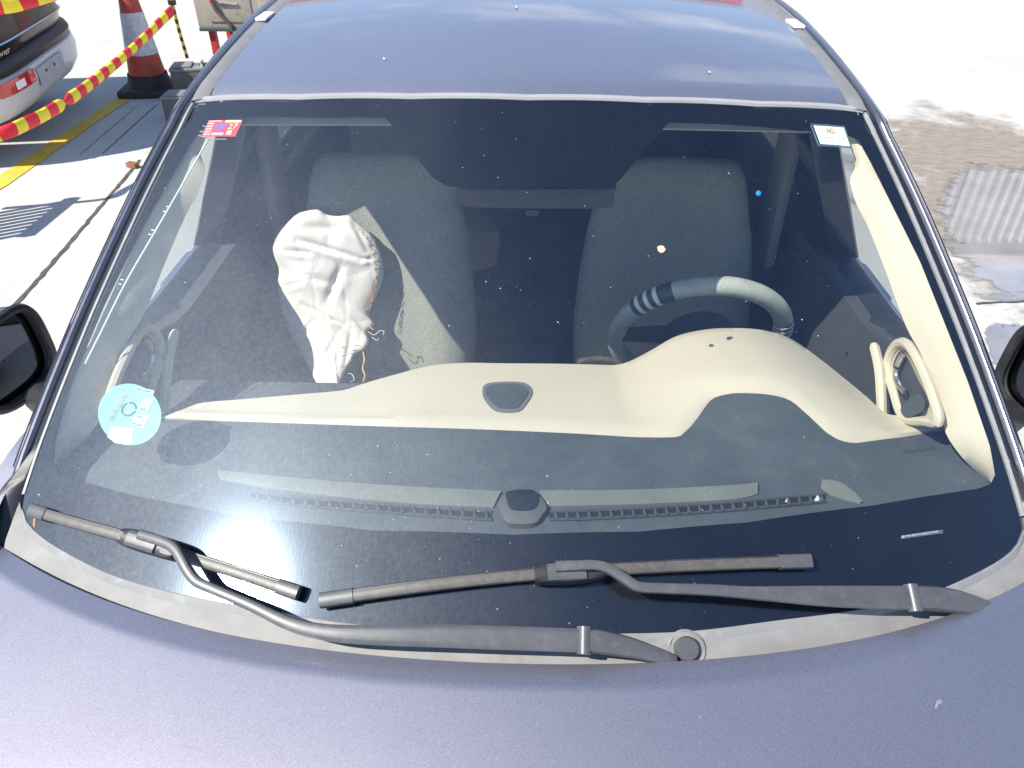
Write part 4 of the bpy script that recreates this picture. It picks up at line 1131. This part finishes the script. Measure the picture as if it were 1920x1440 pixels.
specks(lambda x, y: RF(x, y) + 0.002, (450, 20, 1550, 175), 140, "dust_specks", roof, 0.0004, 0.0013, 0.0005, 6)
def bit(px, py, S, pts, matl, name, parent, dome=0.001):
    P = [on(px + a, py + b, S) for a, b in pts]; c = sum(P) / len(P); n = len(P)
    m = MB(); m.add([c + np.array([0, 0, dome + 0.0012])] + [p + np.array([0, 0, 0.0008]) for p in P], [(0, 1 + i, 1 + (i + 1) % n) for i in range(n)]); return m.build(name, matl, parent, smooth=False)
LEAF = mat("dry_petal", (0.62, 0.42, 0.28), 0.8, var=0.4, vscale=400); BLUEBIT = mat("blue_bit", (0.02, 0.20, 0.62), 0.4)
bit(1240, 468, WS, [(-8, -4), (-3, -7), (4, -6), (8, 0), (5, 5), (0, 7), (-6, 4)], LEAF, "dry_petal", glass)
bit(1422, 363, WS, [(5 * math.cos(a), 5 * math.sin(a)) for a in np.linspace(0, 6.28, 10, endpoint=False)], BLUEBIT, "blue_paint_spot", glass)
bit(66, 978, WS, [(-2, -8), (2, -8), (1, 2), (-1, 12), (-4, 8)], mat("orange_leaf", (0.55, 0.2, 0.05), 0.8), "leaf_scrap", glass)
bit(1333, 649, DB, [(-6, 0), (-2, -4), (4, -3), (7, 0), (3, 3), (-3, 3)], mat("dark_spot", (0.12, 0.1, 0.08), 0.8), "dark_stain", cr_)
bit(1359, 926, DB, [(-2, 10), (-4, 2), (-1, -10), (2, -8), (3, 2), (1, 10)], DUSTM, "paper_scrap", db)
for (a, b) in ((1532, 935), (1474, 940), (1316, 960), (1396, 951)):
    s_ = 7 if a == 1532 else 3.5
    bit(a, b, DB, [(-s_, s_ * .8), (0, -s_), (s_, s_ * .3), (s_ * .4, s_ * .9)], WHITE, "glass_crumb", db, 0.006)
bit(1760, 1320, HD, [(-4, -6), (3, -8), (7, -3), (4, 2), (0, 1), (-3, 9), (-8, 10), (-7, 3)], mat("bird_lime", (0.20, 0.20, 0.20), 0.9), "bird_lime", hood, 0.0005)
for (a, b) in ((968, 13), (720, 300 - 190), (1330, 135)): bit(a, b, lambda x, y: RF(x, y) + 0.003, [(-2, -1), (0, -2), (3, 0), (2, 3), (-1, 2)], DUSTM, "bird_lime", roof)

# ------------------------------------------------------------------ the yard on the left
# parked dark car, its rear toward our car
pc = thing("parked_car", "dark glossy car with white lower bumper and red lamp, partly out of frame at left", "car")
PB = mat("black_car_paint", (0.012, 0.010, 0.009), 0.3, var=0.2, coat=0.35, spec=0.25); PW = mat("white_bumper_paint", (0.62, 0.62, 0.63), 0.4, var=0.05, coat=0.3)
Na = np.array([-3.15, 4.63, 0]); Fb = np.array([-3.45, 6.28, 0])     # near and far rear corners
ax = (Fb - Na); LW = np.linalg.norm(ax); ax /= LW; fw = np.array([ax[1], -ax[0], 0])         # fw points out of the rear
def pcp(s, z, d): return Na + ax * (s * LW) + fw * d + np.array([0, 0, z])
def rear_band(zs, name, matl, parent, s0=0.0, s1=1.0, bulge=0.10):
    rows = []
    for z, d in zs:
        row = []
        for s in np.linspace(s0, s1, 31):
            e = abs(2 * s - 1); row.append(pcp(s, z, d + bulge * (1 - e ** 5) - bulge))
        # wrap round both corners
        if s0 == 0.0: row = [pcp(0.0, z, d - bulge - 3.9) , pcp(-0.005, z, d - bulge - 0.25), pcp(0.0, z, d - bulge - 0.06)] + row
        if s1 == 1.0: row = row + [pcp(1.012, z, d - bulge - 0.06), pcp(1.02, z, d - bulge - 0.25), pcp(1.02, z, d - bulge - 3.9)]
        rows.append(row)
    m = MB(); m.loft(rows); return m.build(name, matl, parent)
bump_ = rear_band([(0.24, -0.10), (0.27, -0.02), (0.34, 0.03), (0.44, 0.045), (0.50, 0.03), (0.515, 0.0)], "white_bumper", PW, pc)
rear_band([(0.50, -0.03), (0.51, 0.02), (0.55, 0.03), (0.58, 0.01), (0.60, -0.04)], "bumper_step", BLACK, pc)
tg = rear_band([(0.585, -0.06), (0.60, -0.02), (0.66, -0.01), (0.675, 0.0), (0.69, -0.012), (0.80, -0.02), (0.95, -0.05)], "tailgate", PB, pc)
rear_band([(0.95, -0.05), (1.25, -0.16), (1.55, -0.30), (1.67, -0.42), (1.70, -0.8)], "rear_screen", GLOSSBLACK, pc)
m = MB(); V = [pcp(s, z, -d) for (s, z, d) in [(0.02, 1.70, 0.8), (0.98, 1.70, 0.8), (0.98, 1.70, 3.2), (0.02, 1.70, 3.2)]]; m.add(V, [(0, 1, 2, 3)]); m.build("roof_panel", PB, pc)
m = MB(); rows = []
for s in np.linspace(0.05, 0.95, 20):
    bb = 0.10 * (1 - abs(2 * s - 1) ** 5) - 0.10; rows.append([pcp(s, 0.668, 0.004 + bb), pcp(s, 0.675, 0.012 + bb), pcp(s, 0.682, 0.004 + bb)])
m.loft(rows); m.build("chrome_strip", CHROME, tg)
# recess with blank plate, screw holes, red lamp
m = MB()
def plate_pts(s0, s1, z0, z1, d): return [pcp(s0, z0, d + .048), pcp(s1, z0, d + .048), pcp(s1, z1, d + .046), pcp(s0, z1, d + .046)]
m.add(plate_pts(0.33, 0.63, 0.36, 0.475, 0.003) + plate_pts(0.345, 0.615, 0.367, 0.468, -0.0), [(0, 1, 5, 4), (1, 2, 6, 5), (2, 3, 7, 6), (3, 0, 4, 7), (4, 5, 6, 7)]); m.build("plate_recess", mat("grey_plate_recess", (0.42, 0.43, 0.46), 0.5), bump_, smooth=False)
for s in (0.42, 0.52):
    m = MB(); p = pcp(s, 0.43, 0.05); m.tube([p, p + fw * 0.004], 0.010, 10); m.build("screw_hole", BLACK, bump_)
rows = []
for z in np.linspace(0.415, 0.495, 5): rows.append([pcp(s, z, 0.046 - 0.10 + 0.10 * (1 - abs(2 * s - 1) ** 5) + 0.006) for s in np.linspace(0.03 + 0.15 * (0.495 - z), 0.30, 8)])
m = MB(); m.loft(rows); lamp = m.build("rear_lamp", REDLENS, pc)
rows = [[pcp(s, z, 0.046 - 0.10 + 0.10 * (1 - abs(2 * s - 1) ** 5) + 0.010) for s in (0.13, 0.20)] for z in (0.43, 0.475)]
m = MB(); m.loft(rows); m.build("clear_lens", WHITE, lamp)
uv, Fc = text_mesh("Power"); m = MB(); m.add([pcp(0.075 + 0.16 * a, 0.615 + 0.035 * b, -0.10 + 0.10 * (1 - abs(2 * (0.075 + .16 * a) - 1) ** 5) + 0.002) for a, b in uv], Fc); m.build("badge_lettering", CHROME, tg, smooth=False)
for s in (0.12, 0.9):
    for d in (0.75, 3.0):
        c = pcp(s, 0.31, -d); m = MB(); m.tube([c - ax * 0.1, c + ax * 0.1], 0.31, 28); m.build("wheel", TYRE, pc)

# big traffic cone
cone = thing("traffic_cone", "tall dirty red and white traffic cone with black base beside the parked car", "traffic cone")
CR = mat("faded_red_cone", (0.42, 0.06, 0.035), 0.6, var=0.15, dirt=(0.12, 0.06, 0.05), dirt_amt=0.5); CWt = mat("dirty_white_sleeve", (0.55, 0.55, 0.56), 0.6, var=0.15, vscale=25, dirt=(0.25, 0.24, 0.23), dirt_amt=0.7); CB = mat("black_cone_base", (0.025, 0.025, 0.028), 0.7, var=0.3, dirt=(0.15, 0.14, 0.13), dirt_amt=0.3)
cpos = gpt(285, 172); cx, cy = cpos[0], cpos[1]
def cone_band(z0, z1, name, matl, grow=0.0):
    rr = lambda z: 0.158 - 0.128 * z / 1.0 + grow
    m = MB(); rows = []
    for z in np.linspace(z0, z1, 8): rows.append([(cx + rr(z) * math.cos(a), cy + rr(z) * math.sin(a), z) for a in np.linspace(0, 2 * math.pi, 36, endpoint=False)])
    m.loft(rows, closed=True); return m.build(name, matl, cone)
cone_band(0.03, 0.15, "cone_foot", CB, 0.012); cone_band(0.15, 0.30, "lower_red_band", CR); cone_band(0.30, 0.60, "white_sleeve", CWt, 0.003); cone_band(0.60, 1.0, "upper_red_band", CR)
m = MB(); m.box((cx, cy, 0.03), (0.42, 0.42, 0.055), 0.02, rz=R(8)); m.build("cone_base", CB, cone)

# rolled red and yellow barrier tape from the cone side to the left, and its loose stretch above
def stripes(name, ca, cb, scale, axis_dir=None):
    return None
TR = mat("red_tape", (0.72, 0.015, 0.03), 0.45, var=0.08); TY = mat("yellow_tape", (0.86, 0.66, 0.02), 0.45, var=0.08)
def tape(pts, label, n, wid, knots=(), group=None):
    root = thing("barrier_tape", label, "barrier tape", group=group)
    P = smooth_path(pts, n * 4 + 1)
    for k in range(n):
        seg = P[k * 4:k * 4 + 5]; rows = []
        for i, p in enumerate(seg):
            gi = k * 4 + i
            t = P[min(gi + 1, len(P) - 1)] - P[max(gi - 1, 0)]; t /= np.linalg.norm(t)
            vv = np.array([0, 0, 1.0]) - t * t[2]; vv /= np.linalg.norm(vv); ss = np.cross(t, vv)
            w = wid
            for kn in knots: w *= 1 - 0.62 * math.exp(-((gi / len(P) - kn) / 0.012) ** 2)
            row = []
            for j in range(10):
                a = j * 2 * math.pi / 10 + gi * 0.02
                rr = w * (1 + 0.07 * math.sin(2 * a + gi * 0.06))
                row.append(p + vv * rr * math.cos(a) * 1.0 + ss * rr * 0.55 * math.sin(a))
            rows.append(row)
        m = MB(); m.loft(rows, closed=True, caps=(k in (0, n - 1))); m.build("red_stripe" if k % 2 else "yellow_stripe", TR if k % 2 else TY, root, angle=70)
    return root
def tp(px, py, y): return at_axis(px, py, 1, y)
tape([tp(-150, 300, 3.9), tp(0, 252, 4.0), tp(48, 232, 4.15), tp(95, 208, 4.35), tp(150, 172, 4.7), tp(200, 133, 5.1), tp(255, 86, 5.55), tp(300, 42, 5.95), tp(322, 20, 6.12)],
     "rolled red and yellow barrier tape knotted midway, tied off near the cone", 30, 0.034, knots=(0.37,))
tape([tp(-140, 22, 3.5), tp(0, 6, 3.7), tp(40, -3, 3.75), tp(120, -28, 3.9)], "red and yellow tape stretched across the dark car's tailgate", 8, 0.045)
# black and yellow cord hanging from the tape's end
BY = thing("striped_cord", "thin black and yellow striped cord hanging behind the battery", "cord")
Pc = smooth_path([tp(318, -30, 6.2), tp(322, 2, 6.2), tp(330, 35, 6.22), tp(338, 65, 6.25), tp(351, 108, 6.3)], 49)
for k in range(16):
    m = MB(); seg = Pc[k * 3:k * 3 + 4]; rr = 0.030 if k < 4 else 0.013
    m.tube(seg, [rr * (1 - 0.0 * i) for i in range(4)], 10); m.build("black_stripe" if k % 2 else "yellow_stripe", BLACK if k % 2 else mat("dull_yellow_cord", (0.55, 0.42, 0.06), 0.6), BY)

# two car batteries on the ground
BAT = mat("grey_battery_case", (0.10, 0.10, 0.095), 0.5, var=0.15, dirt=(0.3, 0.28, 0.25), dirt_amt=0.4); BATL = mat("battery_lid", (0.20, 0.20, 0.19), 0.45, dirt=(0.4, 0.38, 0.35), dirt_amt=0.4)
def battery(c, rz, s, label):
    t = thing("car_battery", label, "battery", group="old batteries by the cone")
    t.location = c; t.rotation_euler = (0, 0, rz)
    a, b, h = s
    m = MB(); m.box((0, 0, h * 0.40), (a, b, h * 0.80), 0.006); m.build("case", BAT, t)
    m = MB(); m.box((0, 0, h * 0.845), (a * 1.04, b * 1.04, h * 0.085), 0.006); m.build("lid", BATL, t)
    m = MB(); m.box((-a * 0.18, 0, h * 0.915), (a * 0.54, b * 0.86, h * 0.06), 0.006); m.build("top_cover", BATL, t)
    for sy in (-1, 1):
        m = MB(); m.tube([(a * 0.36, sy * b * 0.28, h * 0.88), (a * 0.36, sy * b * 0.28, h * 0.98)], [0.014, 0.012], 14); m.build("terminal", CHROME, t)
    m = MB(); m.box((a * 0.36, 0, h * 0.91), (a * 0.14, b * 0.3, h * 0.05), 0.004); m.build("vent_cap", BLACK, t)
battery(tuple(gpt(368, 182)), R(12), (0.27, 0.19, 0.27), "taller dark battery with a pale lid standing behind the other one")
battery(tuple(gpt(352, 222)), R(5), (0.26, 0.18, 0.20), "low battery nearer the car's roof edge, only its corner showing")

# grey drawer cabinet on red legs
cab = thing("tool_cabinet", "worn grey metal drawer cabinet on red legs at the top edge", "cabinet")
CG = mat("worn_grey_cabinet", (0.33, 0.29, 0.24), 0.55, var=0.12, dirt=(0.16, 0.13, 0.1), dirt_amt=0.5); CRD = mat("red_leg_paint", (0.42, 0.03, 0.03), 0.5, var=0.2, dirt=(0.2, 0.1, 0.08), dirt_amt=0.4)
bl_ = tp(372, 52, 7.0); W = 0.95; x0 = bl_[0]; zb = bl_[2]
m = MB(); m.box((x0 + W / 2, 7.25, zb + 0.22), (W, 0.5, 0.44), 0.02); body = m.build("cabinet_body", CG, cab)
m = MB(); m.box((x0 + W / 2, 7.0, zb - 0.008), (W * 0.97, 0.06, 0.03), 0.008); m.build("lower_lip", mat("dark_green_lip", (0.05, 0.07, 0.06), 0.5), cab)
for k in range(2):
    m = MB(); m.box((x0 + 0.30 + k * 0.42, 6.996, zb + 0.20), (0.36, 0.012, 0.30), 0.004); d = m.build("drawer_front", CG, cab)
    m = MB(); m.box((x0 + 0.30 + k * 0.42, 6.984, zb + 0.19), (0.15, 0.02, 0.016), 0.004); m.build("drawer_handle", CHROME, d)
m = MB(); m.tube([(x0 + 0.17, 6.97, zb + 0.22), (x0 + 0.19, 6.965, zb + 0.15), (x0 + 0.30, 6.96, zb + 0.02)], [0.018, 0.016, 0.014], 10); lv = m.build("lever", mat("brown_lever", (0.10, 0.07, 0.06), 0.5), cab)
m = MB(); m.tube([(x0 + 0.168, 6.968, zb + 0.215), (x0 + 0.164, 6.968, zb + 0.245)], [0.021, 0.018], 12); m.build("lever_knob", CRD, lv)
for (lx, ly) in ((x0 + 0.10, 7.04), (x0 + W - 0.1, 7.04), (x0 + 0.10, 7.45), (x0 + W - 0.1, 7.45)):
    m = MB(); m.box((lx, ly, zb / 2), (0.055, 0.055, zb), 0.004); m.build("leg", CRD, cab)
m = MB(); m.box((x0 + 0.55, 7.2, zb + 0.455), (0.16, 0.12, 0.03), 0.004); bx = m.build("plastic_tray", mat("blue_plastic", (0.03, 0.25, 0.55), 0.4), None); tag(bx, "small blue plastic tray on top of the grey cabinet", "tray")

# scrap of wood on the concrete and an added, unseen slatted crate that throws shade into view
wd = MB(); p = gpt(250, 314); wd.box((p[0], p[1], 0.018), (0.075, 0.04, 0.03), 0.004, rz=R(-20)); o = wd.build("wood_scrap", mat("brown_wood", (0.22, 0.10, 0.05), 0.8, var=0.3), None); tag(o, "small brown scrap of wood on the pale concrete near the pillar", "wood scrap")
cr8 = thing("shadow_crate", "unseen grey slatted crate added left of the view to cast a slatted shadow", "crate")
CRM = mat("shadow_crate_plastic", (0.25, 0.25, 0.26), 0.6)
for k in range(9):
    m = MB(); m.box((-3.10, 3.45 + k * 0.055, 0.33), (0.02, 0.030, 0.54), 0.003); m.build("slat", CRM, cr8)
for z in (0.03, 0.62):
    m = MB(); m.box((-3.10, 3.67, z), (0.05, 0.52, 0.06), 0.004); m.build("rail", CRM, cr8)

# ------------------------------------------------------------------ surroundings seen only as reflections
wh = thing("warehouse", "long grey corrugated metal warehouse reflected in the puddle and the car roof", "building")
CORR = mat("corrugated_steel", (0.34, 0.33, 0.32), 0.5, metal=0.2, var=0.12, vscale=1.5, dirt=(0.25, 0.2, 0.16), dirt_amt=0.4)
WY = 14.0
for k in range(10):        # wall sheets
    xa = 5.6 + k * 2.6; rows = [[], []]
    for i in range(131):
        x = xa + i * 2.58 / 130; ph = (x / 0.20) % 1.0
        d = 0.035 if 0.3 < ph < 0.62 else (0.035 * (ph - 0.2) / 0.1 if 0.2 < ph <= 0.3 else (0.035 * (0.72 - ph) / 0.1 if 0.62 <= ph < 0.72 else 0))
        rows[0].append((x, WY - d, 0.15)); rows[1].append((x, WY - d, 5.0))
    m = MB(); m.loft(rows); m.build("wall_sheet", CORR, wh, smooth=False)
m = MB(); m.box((18.6, WY + 0.02, 5.06), (26.4, 0.3, 0.22)); m.build("eaves_gutter", mat("pale_gutter", (0.5, 0.48, 0.45), 0.5), wh)
m = MB(); m.box((18.6, WY + 6.3, 2.5), (26, 12.4, 4.9)); m.build("building_body", CORR, wh)
m = MB(); m.box((18.6, WY, 0.08), (26.2, 0.25, 0.16)); m.build("plinth", mat("plinth_concrete", (0.35, 0.34, 0.32), 0.8), wh)
for k in range(4):
    m = MB(); m.box((7.6 + k * 6.2, WY - 0.07, 2.5), (0.16, 0.10, 5.0)); m.build("downpipe", mat("pipe_paint", (0.5, 0.49, 0.47), 0.5), wh)
cn_ = thing("canopy_building", "low building with a red fascia reflected along the far edge of the car roof", "building")
m = MB(); m.box((-3.5, 19.2, 1.7), (15, 6, 3.4)); m.build("wall", mat("pale_wall", (0.45, 0.44, 0.43), 0.8), cn_)
m = MB(); m.box((-3.5, 15.9, 3.75), (15.6, 0.6, 0.55)); m.build("fascia", mat("red_fascia", (0.55, 0.03, 0.03), 0.4), cn_)
m = MB(); m.box((-3.5, 16.0, 4.15), (15.8, 0.9, 0.25)); m.build("roof_edge", mat("grey_edge", (0.3, 0.3, 0.3), 0.6), cn_)
for k in range(5):
    m = MB(); m.box((-9.5 + k * 2.9, 16.15, 1.3), (1.9, 0.12, 2.1)); m.build("shutter_door", CORR, cn_)
